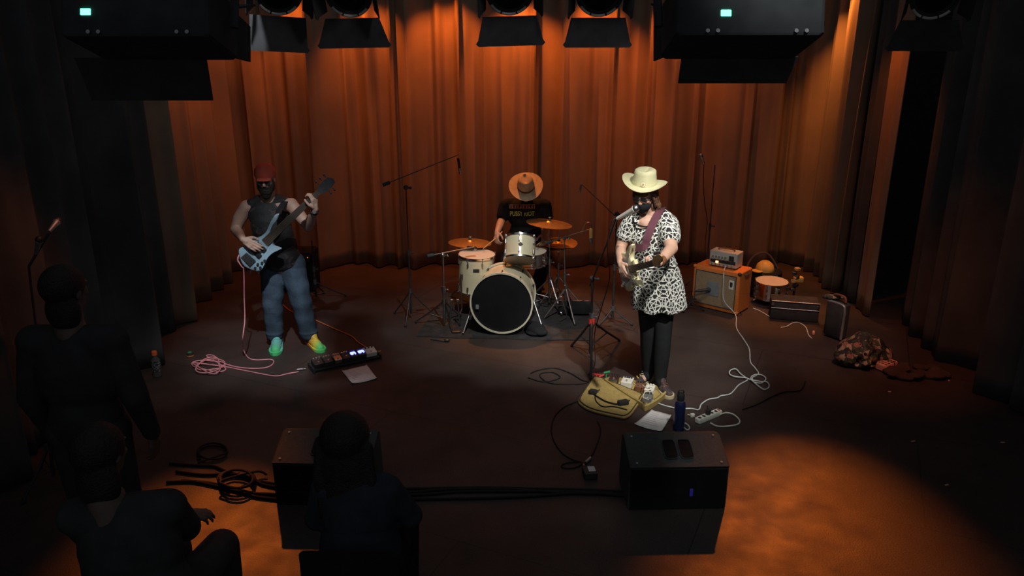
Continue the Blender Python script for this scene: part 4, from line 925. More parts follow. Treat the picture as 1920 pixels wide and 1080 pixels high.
pedal(G(1214, 751, .016), -.35, (.075, .09, .045), MT['silver'], 'silver pedal in the near corner of the mustard bag where the white cable plugs in')
cable([(1205, 722, .09), (1212, 727, .10), (1222, 726, .10), (1222, 733, .085), (1210, 735, .08), (1206, 745, .075), (1216, 749, .08)], .0035, MT['ivory_cable'], 'patch_cable', 'small ivory patch cable curled over the pedals in the bag')
p = G(1122, 711, .0); t2 = thing('cable_plug', 'red cable plugs at the base of the stand beside the bag', 'plug', p)
m = MB(); m.cyl(p + V((-.03, .03, .03)), p + V((.02, -.01, .04)), .009); m.cyl(p + V((.0, -.02, .03)), p + V((.045, .0, .04)), .008); m.build('plug_body', MT['red'], t2); m = MB(); m.cyl(p + V((-.05, .045, .025)), p + V((-.03, .03, .03)), .005); m.cyl(p + V((-.02, 0, .004)), p + V((-.015, .01, .035)), .006); m.build('plug_tip', MT['red'], t2)
p = G(1140, 712, .0); t2 = thing('cable_plug', 'green cable plug at the corner of the mustard bag', 'plug', p)
m = MB(); m.cyl(p + V((-.03, .05, .04)), p + V((.02, .04, .055)), .010); m.cyl(p + V((-.01, .05, .0)), p + V((-.01, .05, .04)), .008); m.build('plug_body', MT['green'], t2)
# floor bag behind the red-collared stand: dark bag with triangular salmon patches
fb_ = G(1078, 592); t = thing('stick_bag', 'dark bag with a salmon triangle print behind the red-collared stand', 'bag', fb_)
m = MB(); m.rbox(fb_ + V((0, .05, .075)), (.34, .15, .13), .03, M=Matrix.Rotation(-.05, 3, 'Z') @ Matrix.Rotation(-.3, 3, 'X')); m.build('bag_body', MT['black_cloth'], t)
RBg = Matrix.Rotation(-.05, 3, 'Z') @ Matrix.Rotation(-.3, 3, 'X')
bq_ = lambda x, y: fb_ + V((0, .05, .075)) + RBg @ V((x, y, .0665))
for pts in ([(-.02, .06), (.08, .06), (.03, -.05)], [(.10, .05), (.15, .05), (.14, .01)]):
    m = MB(); m.prism([bq_(*q) for q in pts], RBg @ V((0, 0, .003))); m.build('triangle_patch', MT['salmon'], t)
for k in range(2): m = MB(); m.rbox(bq_(-.10 - .045*k, .03), (.025, .07, .004), .006, M=RBg @ Matrix.Rotation(.3, 3, 'Z')); m.build('stripe_patch', MT['salmon'], t)
sA, sB = W(1052, 556, 7.10), G(1064, 596, .006)
m = MB(); m.tube([sA, sA.lerp(sB, .8), sB], .006, 8, 1, .004); tag(m.build('drumstick', MT['white_plastic'], origin=sA), 'pale stick leaning beside the salmon-printed bag', 'drumstick')
# hardware clutter left of bass drum: dark bag
hb_ = G(852, 622); m = MB(); rn = random.Random(8)
t = thing('hi_hat_pedal', 'dark pedal and clamps crouched between the floor tom and rug corner', 'pedal', hb_)
m = MB(); m.rbox(hb_ + V((0, .06, .02)), (.09, .26, .018), .01, M=Matrix.Rotation(.2, 3, 'Z')); m.build('footboard', MT['dark_metal'], t)
for sx in (-1, 1): m = MB(); m.cyl(hb_ + V((sx*.05, .12, .01)), hb_ + V((sx*.03, .12, .28)), .008); m.rbox(hb_ + V((sx*.03, .12, .28)), (.03, .03, .03), .008); m.build('side_rod', MT['dull_chrome'], t)
mq = G(822, 640); t = thing('pedal_beater', 'small metal hardware piece on the floor at the near edge of the rug', 'hardware', mq)
m = MB(); m.cyl(mq + V((-.08, .04, .010)), mq + V((.06, -.02, .010)), .009); m.build('rod', MT['dull_chrome'], t); m = MB(); m.ell(mq + V((.08, -.01, .016)), (.03, .02, .016)); m.build('clamp', MT['dark_metal'], t)
# sandbag-like dark bundle right of the bass drum
sb2 = V((W(1004, 610, 7.0).x, 7.02, .010)); m = MB(); m.ell(sb2 + V((0, .02, .05)), (.09, .12, .05), Matrix.Rotation(.5, 3, 'Z')); m.ell(sb2 + V((.05, -.06, .035)), (.07, .06, .035)); m.ell(sb2 + V((.0, .0, .02)), (.10, .11, .02))
tag(m.build('sandbag', MT['black_cloth'], origin=sb2, remesh=.008, smooth_it=4), 'black sandbag against the right side of the bass drum', 'sandbag')
# ------------------------------------------------------------------ overhead lamps
m = MB(); m.cyl((-3.1, 4.45, 3.42), (3.9, 4.45, 3.42), .024); tag(m.build('lighting_pipe', MT['void_black'], origin=(0, 4.45, 3.42)), 'black pipe above the stage from which the small lamps hang', 'pipe')
m = MB(); m.cyl((-3.1, 2.55, 3.32), (3.9, 2.55, 3.32), .024); tag(m.build('lighting_pipe', MT['void_black'], origin=(0, 2.55, 3.32)), 'black pipe above the front of the stage carrying the two large fixtures', 'pipe')
def lamp(px, py, label, tiltx=0.0, roll=0.0, size=.115, fw=.205, flap_h=.16):
    c = W(px, py, 4.45); t = thing('stage_lamp', label, 'lamp', c, 'black stage lamps with barn doors hung over the stage')
    # aimed toward the audience and down
    aim = V((tiltx, -.92, -.38)).normalized(); a, b, d = frame(aim)
    if roll: a, b = a*math.cos(roll) + b*math.sin(roll), b*math.cos(roll) - a*math.sin(roll)
    m = MB(); m.lathe(c, aim, [(.06, -.30), (.09, -.27), (size*.95, -.12), (size, -.02), (size*1.08, -.015), (size*1.08, .02)], 28); m.build('can', MT['void_black'], t)
    m = MB(); m.lathe(c, aim, [(size*1.0, .018), (size*1.09, .018), (size*1.12, .034), (size*1.0, .034)], 40, closed=True); m.build('retaining_ring', MT['void_black'], t)
    dn = (V((0, 0, -1)) - d*d.dot(V((0, 0, -1)))).normalized(); sd = d.cross(dn)
    for a0, a1 in ((-.95, -.42), (-.34, .30), (.38, .85)):
        m = MB(); m.tube([c + d*.036 + (dn*math.cos(a0+(a1-a0)*k/6) + sd*math.sin(a0+(a1-a0)*k/6))*size*1.04 for k in range(7)], .0075, 8, 2); m.build('rim_glint_arc', MT['glare_pale'], t)  # pale arcs added to draw the glints on the lower rim
    m = MB(); m.lathe(c, aim, [(size*.98, .016), (size*.8, .022), (.001, .026)], 28); m.build('lens', MT['wedge_dark'], t)
    for sg, dr in ((-1, b), (1, b), (-1, a), (1, a)):
        out = dr*sg; side = d.cross(out).normalized(); e0 = c + d*.036 + out*size*1.14
        sp = out*.42 + d*.90 if not (dr is b and (b*sg).z < 0) else out*.93 + d*.38
        sp = sp.normalized(); h = flap_h; w0, w1 = size*1.28, fw
        if dr is a: w0, w1, h = size*.8, size*.95, .10
        o1 = [e0 - side*w0, e0 + side*w0, e0 + side*(w1-.012) + sp*(h-.03), e0 + side*(w1) + sp*(h-.014), e0 + side*(w1-.014) + sp*h, e0 - side*(w1-.014) + sp*h, e0 - side*w1 + sp*(h-.014), e0 - side*(w1-.012) + sp*(h-.03)]
        m = MB(); m.prism(o1, sp.cross(side)*.004); m.build('barn_door', MT['void_black'], t, flat=True)
    m = MB(); top = V((c.x, 4.45, 3.42)); m.tube([c - d*.1 + V((-size*1.2, 0, 0)), c - d*.1 + V((-size*1.2, 0, .18)), c - d*.1 + V((-.03, 0, .24)), c - d*.1 + V((.03, 0, .24)), c - d*.1 + V((size*1.2, 0, .18)), c - d*.1 + V((size*1.2, 0, 0))], .010, 6, 2); m.cyl(c - d*.1 + V((0, 0, .24)), top + V((0, 0, -.02)), .012); m.build('yoke', MT['void_black'], t)
    return t
lamp(520, -20, 'leftmost small stage lamp, tilted, with glint streaks modelled on its rim', .35, -.06, flap_h=.185, fw=.165)
lamp(655, -16, 'second small stage lamp from the left, wide dark flap below', -.05, .02, flap_h=.155)
lamp(955, -20, 'third small stage lamp from the left, above the drummer', .05, .03, flap_h=.155, fw=.19)
lamp(1124, -17, 'fourth small stage lamp from the left, pale glint arcs modelled on its rim', 0, 0, flap_h=.155, fw=.19)
lamp(1752, -12, 'rightmost small stage lamp near the right curtain', -.15, .0, flap_h=.16)
def fixture(px, py, label, group=None, disp=(0, 0), flip=1, door=.07, dx=.04, dw=0.0):
    Y = 2.55; c = W(px, py, Y); t = thing('stage_fixture', label, 'lamp', c)
    R = Matrix.Rotation(-.30, 3, 'X'); P = lambda x, y, z: c + R @ V((x*flip, y, z))
    m = MB(); m.rbox(P(0, 0, .02), (.44, .26, .17), .02, M=R); m.build('housing', MT['void_black'], t)
    for sx in (-1, 1):
        m = MB(); m.prism([P(sx*.205, .12, .09), P(sx*.215, .24, .08), P(sx*.215, .24, -.04), P(sx*.205, .12, -.06)], R @ V((sx*.006, 0, 0))); m.build('side_door', MT['void_black'], t, flat=True)
    m = MB(); m.prism([P(-.19+dx-dw, .12, -.06), P(.19+dx, .12, -.06), P(.172+dx, .12+door*.9, -.06-door), P(-.188+dx-dw, .12+door*.9, -.06-door)], R @ V((0, .006, .004))); m.build('lower_door', MT['void_black'], t, flat=True)
    m = MB(); m.prism([P(-.20, .13, .10), P(.20, .13, .10), P(.22, .30, .17), P(-.22, .30, .17)], R @ V((0, -.004, .006))); m.build('upper_door', MT['void_black'], t, flat=True)
    m = MB(); m.rbox(P(disp[0], -.131, disp[1]), (.030, .004, .018), .003, M=R); m.build('green_display', MT['green_led'], t)
    for k in range(2):
        for sx in (-1, 1): m = MB(); m.cyl(P(sx*.13 + .03*k, -.128, -.055), P(sx*.13+.03*k, -.138, -.055), .006, n=10); m.build('control_knob', MT['dull_chrome'], t)
    for k in range(9): m = MB(); m.rbox(P(-.16+.04*k, 0, .107), (.018, .16, .006), .003, M=R); m.build('cooling_fin', MT['void_black'], t)
    m = MB(); m.tube([P(-.25, 0, 0), P(-.25, 0, .20), P(-.2, 0, .26), P(.2, 0, .26), P(.25, 0, .20), P(.25, 0, 0)], .014, 6, 2); m.cyl(P(0, 0, .26), (c.x, Y, 3.32), .016); m.build('yoke', MT['void_black'], t)
    return t
fixture(1385, 50, 'large black stage fixture with green display at upper right', disp=(-.075, -.002))
fixture(288, 52, 'large black stage fixture with green display at upper left', disp=(-.14, .005), door=.115, dx=-.075, dw=.05)
# ------------------------------------------------------------------ people
def hand(m, wrist, d, n, thumb, curl=.6, s=1.0, spread=.10, curls=None, wr=.025):
    """palm and five fingers; d = towards the fingers, n = way the fingers curl, thumb = sideways towards the thumb"""
    d = V(d).normalized(); n = V(n); n = (n - d*n.dot(d)).normalized(); t = V(thumb); t = (t - d*t.dot(d) - n*t.dot(n)).normalized()
    w = V(wrist); lat = [.030, .010, -.010, -.029]; kn = [.088, .092, .087, .078]; ln = [(.042, .026, .021), (.046, .029, .022), (.043, .027, .021), (.034, .021, .018)]
    m.cap(w, wr*s, w + d*.03*s, .024*s)
    for i in range(4):
        k0 = w + d*kn[i]*s + t*lat[i]*s
        m.cap(w + d*.02*s + t*lat[i]*.55*s, .016*s, k0, .0125*s)
        a = (curls[i] if curls else curl) * (1 + .06*(i-1.5)); ang = a*.55; p = k0; r = .0096*s
        dd = (d + t*spread*(1.5-i)*.5).normalized()
        for j, L in enumerate(ln[i]):
            q = p + (dd*math.cos(ang) + n*math.sin(ang))*L*s
            m.cap(p, r, q, r*.92, 10); p = q; r *= .93; ang += a
    b0 = w + d*.022*s + t*.024*s; b1 = b0 + (t*.75 + d*.65 + n*.35).normalized()*.042*s
    b2 = b1 + (t*.25 + d*.85 + n*.6*max(.4, curl)).normalized()*.032*s; b3 = b2 + (d*.8 - t*.1 + n*.7*max(.4, curl)).normalized()*.025*s
    m.chain([(b0, .015*s), (b1, .0125*s), (b2, .0105*s), (b3, .009*s)])
def head(m, c, face, up=(0, 0, 1), s=1.0, ears=True):
    """head prims round centre c (between the ears); returns local frame function"""
    f = V(face).normalized(); u = V(up); u = (u - f*u.dot(f)).normalized(); r = f.cross(u)
    M = Matrix((r, f, u)).transposed(); P = lambda x, y, z: V(c) + (r*x + f*y + u*z)*s
    m.ell(P(0, -.012, .035), (.076*s, .094*s, .086*s), M)
    m.ell(P(0, .020, -.020), (.064*s, .070*s, .085*s), M)
    m.ell(P(0, .046, -.072), (.042*s, .038*s, .034*s), M)      # jaw and chin
    m.cap(P(0, .088, .022), .010*s, P(0, .104, -.018), .014*s)   # nose
    m.ell(P(.0, .100, -.024), (.018*s, .012*s, .010*s), M)
    m.ell(P(0, .083, -.052), (.024*s, .010*s, .007*s), M); m.ell(P(0, .082, -.062), (.020*s, .010*s, .007*s), M)
    for sg in (-1, 1):
        m.ell(P(sg*.033, .078, .030), (.020*s, .010*s, .008*s), M)  # brow ridge
        m.ell(P(sg*.040, .058, -.015), (.022*s, .022*s, .022*s), M)  # cheek
        if ears: m.ell(P(sg*.078, -.008, -.002), (.010*s, .018*s, .030*s), M)
    return P, M
def eyes(P, M, t, s=1.0):
    for sg in (-1, 1):
        e = MB(); e.ell(P(sg*.032, .082, .008), (.014*s, .008*s, .008*s), M); o = e.build('eye', MT['white_plastic'], t)
        e = MB(); e.ell(P(sg*.032, .0895, .008), (.006*s, .003*s, .006*s), M); e.build('iris', MT['rubber'], o)
def shoe(t, heel, toe, upper_m, sole_m, high=.0, w=.048, ankle=None, name='shoe', accents=None):
    heel, toe = V(heel), V(toe); d = (toe-heel); L = d.length; d.normalize(); z = V((0, 0, 1)); s_ = d.cross(z).normalized()
    P = lambda x, y, h: heel + d*(x*L) + s_*y + z*h
    m = MB()
    prof = [(0.0, .55), (.04, .78), (.15, .86), (.35, .82), (.55, .92), (.72, 1.0), (.86, .92), (.95, .66), (1.0, .30)]
    rr = []
    for z0, k in ((.0, .97), (.014, 1.04), (.028, 1.0)):
        rr.append([P(x, -w*q*k, z0) for x, q in prof] + [P(x, w*q*k, z0) for x, q in prof[::-1]])
    m.rings(rr); so = m.build('sole', sole_m, t)
    m = MB()
    m.cap(P(.14, 0, .045), w*.74, P(.45, 0, .045), w*.80); m.cap(P(.45, 0, .042), w*.78, P(.80, 0, .030), w*.70); m.cap(P(.60, 0, .035), w*.80, P(.84, 0, .030), w*.62)
    m.cap(P(.18, 0, .06), w*.72, P(.22, 0, .085 + high), w*.80)
    m.cap(P(.50, 0, .055), w*.55, P(.26, 0, .095 + high), w*.60)
    o = m.build(name, upper_m, t, remesh=.006, smooth_it=2)
    for k in range(4):
        x = .46 + .075*k; e = MB(); h = .098 - .013*k + high*.25*(1-k/4)
        e.tube([P(x, -.022, h-.008), P(x, 0, h), P(x, .022, h-.008)], .0035, 6, 3); e.build('lace', accents or upper_m, o)
    return P
def jeans_leg(m, hip, knee, ankle, r=(.10, .075, .062)):
    hip, knee, ankle = V(hip), V(knee), V(ankle); m.cap(hip, r[0], knee, r[1]); m.cap(knee, r[1], ankle, r[2])
    m.ell(ankle + V((0, 0, .02)), (r[2]*1.12, r[2]*1.12, .03))
# ---------- bassist
bp0 = V((W(545, 640, 6.7).x, 6.66, 0))
T = thing('person', 'bass player in red cap, dark sleeveless shirt and jeans, holding a pale blue bass', 'person', bp0)
hc = W(498, 337, 6.70); nk = W(503, 372, 6.77); sL = W(463, 388, 6.78); sR = W(546, 384, 6.76); eL = W(442, 430, 6.80); wL = W(456, 449, 6.40); eR = W(578, 424, 6.70); wR = W(591, 392, 6.50)
pel = W(531, 492, 6.78); hL = W(512, 502, 6.78); hR = W(552, 500, 6.78)
aL = G(521, 655, .10); aR = G(586, 648, .10); aL = V((W(517, 636, 6.74).x, 6.74, .10)); aR = V((W(580, 632, 6.76).x, 6.76, .10)); kL = (hL + aL)/2 + V((.0, -.05, .0)); kR = (hR + aR)/2 + V((.01, -.05, 0))
m = MB(); P, M_ = head(m, hc, (.12, -1, -.18), s=.95)
m.cap(nk + V((0, .01, -.03)), .062, hc + V((0, .02, -.03)), .058)
m.cap(sL, .062, sR, .062); m.cap(nk, .07, pel, .12); m.cap(hL, .09, hR, .09)
m.chain([(sL, .063), (sL.lerp(eL, .5) + V((-.012, 0, 0)), .060), (eL, .048)]); m.chain([(eL, .047), (eL.lerp(wL, .35), .045), (wL, .028)])
m.chain([(sR, .060), (sR.lerp(eR, .5), .055), (eR, .046)]); m.chain([(eR, .046), (eR.lerp(wR, .35), .044), (wR, .028)])
m.chain([(hL, .08), (kL, .055), (aL, .04)]); m.chain([(hR, .08), (kR, .055), (aR, .04)])
m.cap(aL, .036, aL + V((.015, -.08, -.06)), .024); m.cap(aR, .036, aR + V((.05, -.07, -.06)), .024)
hand(m, wL, (.72, -.08, -.45), (.10, .80, -.35), (.5, -.1, .8), .38, 1.0, wr=.027)
hand(m, wR, (.0, -.12, 1), (-.75, .35, .1), (-.5, -.7, .1), 1.05, 1.0, wr=.027)
m.build('body', MT['skin_dim'], T, remesh=.0052, smooth_it=2)
eyes(P, M_, T)
m = MB()  # beard
m.ell(P(0, .050, -.085), (.058, .050, .055), M_); m.ell(P(0, .055, -.125), (.042, .038, .042), M_); m.ell(P(0, .088, -.045), (.032, .012, .010), M_)
for sg in (-1, 1): m.ell(P(sg*.060, .025, -.045), (.020, .035, .055), M_)
bd = m.build('beard', MT['hair_dark'], T, remesh=.006, smooth_it=1)
m = MB(); m.ell(P(0, -.055, .0), (.078, .060, .085), M_); m.build('hair', MT['hair_dark'], T, remesh=.007)
m = MB()
m.lathe(P(0, -.012, .048), (P(0, 0, 1)-P(0, 0, 0)), [(.090, -.012), (.092, .01), (.086, .05), (.060, .082), (.02, .094), (.001, .095)], 32); cp = m.build('cap', MT['cap_red'], T)
m = MB(); rr = []
for k in range(9):
    x = -.062 + .0155*k; yy = .070 + .060*math.sqrt(max(0, 1-(x/.068)**2)); zz = .048 - .8*x*x*8*.3
    rr.append([P(x, .05, zz+.004), P(x, yy, zz-.012), P(x, yy, zz-.017), P(x, .05, zz-.002)])
m.rings(rr); m.build('visor', MT['cap_red'], cp)
# sunglasses-dark frames
m = MB()
for sg in (-1, 1): m.rbox(P(sg*.032, .098, .006), (.048, .004, .034), .012, M=M_ @ Matrix.Rotation(0, 3, 'X'))
m.cyl(P(-.01, .099, .012), P(.01, .099, .012), .003); m.build('glasses', MT['black_plastic'], T)
# sleeveless shirt
m = MB()
m.ell(W(504, 402, 6.78), (.185, .125, .16)); m.ell(W(512, 440, 6.76), (.185, .145, .19)); m.ell(W(524, 478, 6.76), (.185, .145, .15)); m.ell(W(527, 490, 6.78), (.205, .145, .10)); m.ell(W(508, 420, 6.77), (.18, .135, .20)); m.ell(W(518, 460, 6.76), (.188, .147, .18))
m.cap(W(474, 384, 6.78), .062, W(534, 381, 6.77), .062); m.cap(W(484, 374, 6.79), .045, W(524, 373, 6.79), .045)
m.build('sleeveless_shirt', MT['vest_print'], T, remesh=.008, smooth_it=5)
# jeans
def wrinkle(k=.006, f=38):
    def fn(w, n): 
        a = k*math.sin(w.z*f + 3*math.sin(w.x*9) + 2*w.y)*(.35 + .65*max(0, math.cos((w.z-.45)*5)**2))
        return w + n*a
    return fn
m = MB(); m.cap(hL + V((-.01, 0, .03)), .108, hR + V((-.005, 0, .03)), .108)
jeans_leg(m, hL + V((.0, 0, -.02)), kL, aL + V((0, -.01, .015)), (.118, .092, .078)); jeans_leg(m, hR + V((-.015, 0, -.03)), kR, aR + V((0, -.01, .015)), (.118, .094, .080))
m.build('jeans', MT['denim'], T, remesh=.008, smooth_it=5, disp=wrinkle(.0035, 40))
shoe(T, (aL.x - .01, 6.84, .001), (aL.x + .065, 6.48, .001), MT['shoe_teal'], MT['shoe_teal'], .075, .062, name='shoe', accents=MT['shoe_teal'])
shoe(T, (aR.x - .03, 6.83, .001), (aR.x + .17, 6.55, .001), MT['shoe_sunset'], MT['shoe_sunset'], .075, .058, name='shoe', accents=MT['shoe_sunset'])
m = MB(); a_, b_, d_ = frame(wR - eR); m.lathe(wR - d_*.045, d_, [(.036, 0), (.040, .003), (.040, .019), (.036, .022)], 24, closed=True); wt = m.build('wristwatch', MT['rubber'], T)
m = MB(); m.cyl(wR - d_*.034 + V((.01, -.038, 0)), wR - d_*.034 + V((.012, -.048, 0)), .015); m.build('watch_face', MT['silver'], wt)
# bass guitar: outline read in the plane of the instrument
bo_ = [(523.6, 401), (517, 402), (509, 414), (501, 432), (489, 443), (475, 448), (470, 455), (456, 462), (449, 467), (449, 477), (452, 486), (458, 497), (470, 504), (485, 508), (494, 502), (500, 489), (506, 480), (516, 472), (528, 466), (515, 461), (512, 452), (509, 444), (508, 434), (513, 420), (521, 410)]
YB = 6.46
C = W(487, 470, YB); t = thing('bass_guitar', 'pale blue bass guitar with dark neck held across the bassist', 'guitar', C)
PB = lambda px, py, off=0.0: W(px, py, YB + (px-487)*.0006) + V((0, off, 0))
op = smooth_path([PB(*q) for q in bo_ + [bo_[0]]], 3)[:-1]; cb2 = sum(op, V((0, 0, 0)))/len(op)
m = MB(); sh_ = lambda k, o: [cb2 + (p-cb2)*k + V((0, o, 0)) for p in op]
m.rings([sh_(.96, -.020), sh_(1.0, -.012), sh_(1.0, .016), sh_(.96, .022)]); m.build('body', MT['bass_blue'], t, sharp=50)
nd = (PB(585, 372) - PB(502, 450)).normalized(); ns = V((nd.z, 0, -nd.x)); n0 = PB(498, 454); n1 = PB(598, 360)
sec = lambda p, w, th: [p + ns*w + V((0, -.028, 0)), p - ns*w + V((0, -.028, 0)), p - ns*w*.9 + V((0, -.012+th, 0)), p + ns*w*.9 + V((0, -.012+th, 0))]
m = MB(); m.rings([sec(n0, .036, .01), sec(n1, .024, .01)]); m.build('neck', MT['neck_wood'], t)
m = MB(); hp = n1; m.prism([hp + ns*.026, hp + nd*.05 + ns*.045, hp + nd*.15 + ns*.035, hp + nd*.17, hp + nd*.14 - ns*.04, hp + nd*.04 - ns*.042, hp - ns*.026], (0, .018, 0)); hs = m.build('headstock', MT['black_plastic'], t)
for k in range(5):
    q = hp + nd*(.045 + .022*k) + ns*(.05 if k % 2 else -.05); e = MB(); e.cyl(q, q + ns*(.02 if k % 2 else -.02), .005); e.ell(q + ns*(.025 if k % 2 else -.025), (.010, .006, .010)); e.build('tuning_peg', MT['dark_metal'], hs)
for (px, py) in ((491, 462), (482, 473)):
    e = MB(); M2 = Matrix((nd, V((0, 1, 0)), ns)).transposed(); e.rbox(PB(px, py) + V((0, -.024, 0)), (.040, .012, .095), .004, M=M2); e.build('pickup', MT['dark_metal'], t)
e = MB(); e.rbox(PB(467, 485) + V((0, -.024, 0)), (.072, .010, .105), .004, M=M2); e.build('bridge', MT['black_plastic'], t)
for (px, py) in ((490, 500), (480, 501), (493, 491), (485, 494), (498, 487)): e = MB(); q = PB(px, py); e.cyl(q + V((0, -.020, 0)), q + V((0, -.034, 0)), .010, n=14); e.build('knob', MT['black_plastic'], t)
e = MB(); e.rbox(PB(503, 448) + V((0, -.022, 0)), (.02, .008, .06), .004, M=M2); e.build('neck_joint', MT['maple'], t)
e = MB(); e.cyl(PB(484, 509), PB(484, 513), .008); e.cyl(PB(470, 506), PB(468, 512), .007); e.build('strap_button', MT['chrome'], t)
for k in range(5):
    o = (k-2)*.0115; e = MB(); e.cyl(PB(467, 485) + ns*o*1.5 + V((0, -.032, 0)), n1 + ns*o*.8 + V((0, -.031, 0)), .0010, n=5); e.build('string', MT['dull_chrome'], t)
m = MB(); m.ribbon([PB(521, 403, .01), W(523, 396, 6.58), W(530, 384, 6.66), W(536, 376, 6.74), W(536, 374, 6.84), W(520, 395, 6.92), W(490, 440, 6.94), W(462, 478, 6.80), PB(452, 486, .015)], .055, .004, up=(0, -.6, .8)); m.build('strap', MT['black_cloth'], t)
# ---------- singer
sp0 = V((W(1228, 720, 5.8).x, 5.84, 0))
T = thing('person', 'masked singer in pale hat and black-and-white star-print dress, playing guitar', 'person', sp0)
hc = W(1209, 366, 5.80); nk = W(1216, 402, 5.86); sL = W(1181, 416, 5.87); sR = W(1250, 412, 5.85); eL = W(1164, 464, 5.86); wL = W(1163, 492, 5.62)
eR = W(1259, 466, 5.62); wR = W(1235, 494, 5.36)
hL = W(1214, 545, 5.90); hR = W(1246, 545, 5.88); aL = V((W(1219, 690, 5.86).x, 5.93, .10)); aR = V((W(1243, 690, 5.7).x, 5.78, .10)); kL = (hL+aL)/2 + V((0, -.03, 0)); kR = (hR+aR)/2 + V((0, -.03, 0))
face = V((-.62, -1, -.40))
m = MB(); P, M_ = head(m, hc, face, s=.96)
m.cap(nk + V((0, .01, -.02)), .052, hc + V((.01, .02, -.04)), .052)
m.cap(sL, .052, sR, .052); m.cap(nk, .06, (hL+hR)/2, .10); m.cap(hL, .08, hR, .08)
m.chain([(sL, .052), (sL.lerp(eL, .5), .050), (eL, .042)]); m.chain([(eL, .042), (eL.lerp(wL, .35), .040), (wL, .025)])
m.chain([(sR, .055), (sR.lerp(eR, .5), .056), (eR, .048)]); m.chain([(eR, .047), (eR.lerp(wR, .35), .044), (wR, .027)])
m.chain([(hL, .07), (kL, .05), (aL, .036)]); m.chain([(hR, .07), (kR, .05), (aR, .036)])
m.ell(W(1213, 421, 5.835), (.095, .070, .085)); m.cap(W(1192, 412, 5.86), .050, W(1243, 411, 5.86), .052)
m.cap(aL, .033, aL + V((-.05, -.06, -.055)), .024); m.cap(aR, .033, aR + V((.015, -.05, -.055)), .024)
hand(m, wL, (.12, -.55, -.55), (.7, .15, -.3), (.2, -.75, .5), .75, .93)
hand(m, wR, (-.80, -.50, .05), (-.2, .1, 1), (-.35, -.9, .2), 1.0, .93)
m.build('body', MT['skin'], T, remesh=.0050, smooth_it=2)
eyes(P, M_, T, .96)
m = MB()  # mask: closed shell over nose and chin
m.ell(P(0, .050, -.062), (.061, .062, .050), M_); m.cap(P(0, .106, -.034), .014, P(0, .078, -.088), .030); m.build('face_mask', MT['black_cloth'], T, remesh=.006, smooth_it=3)
m = MB()
for sg in (-1, 1):
    m.tube([P(sg*.050, .058, -.03), P(sg*.072, .02, -.012), P(sg*.082, -.012, .0)], .002, 5)
m.build('mask_loop', MT['black_cloth'], T)
m = MB()
for sg in (-1, 1):
    m.rbox(P(sg*.031, .100, .020), (.046, .004, .024), .010, M=M_); m.tube([P(sg*.056, .098, .016), P(sg*.076, .04, .014), P(sg*.082, -.01, .012)], .0025, 5)
m.cyl(P(-.008, .105, .016), P(.008, .105, .016), .003); m.build('glasses', MT['black_plastic'], T)
m = MB(); rn = random.Random(6)  # hair: wavy locks to the collar
m.ell(P(0, -.040, .02), (.088, .078, .085), M_)
for k in range(26):
    a = rn.uniform(-1.0, 1.0)*1.9; x = math.sin(a)*.080; y = -.035 - math.cos(a)*.062; L = rn.uniform(.10, .17)
    w_ = rn.uniform(-.012, .012)
    m.chain([(P(x, y, .02), .018), (P(x*1.1 + w_, y, -.03 - L*.3), .016), (P(x*1.12 - w_, y - .01, -.03 - L*.65), .013), (P(x*1.05 + w_, y, -.03 - L), .007)])
for sg in (-1, 1): m.chain([(P(sg*.070, .03, .05), .014), (P(sg*.083, .025, .0), .012), (P(sg*.086, .015, -.06), .009), (P(sg*.078, .0, -.10), .006)])
m.chain([(P(-.05, .075, .055), .014), (P(0, .090, .050), .014), (P(.05, .075, .055), .014)])
m.build('hair', MT['hair_brown'], T, remesh=.005, smooth_it=1)
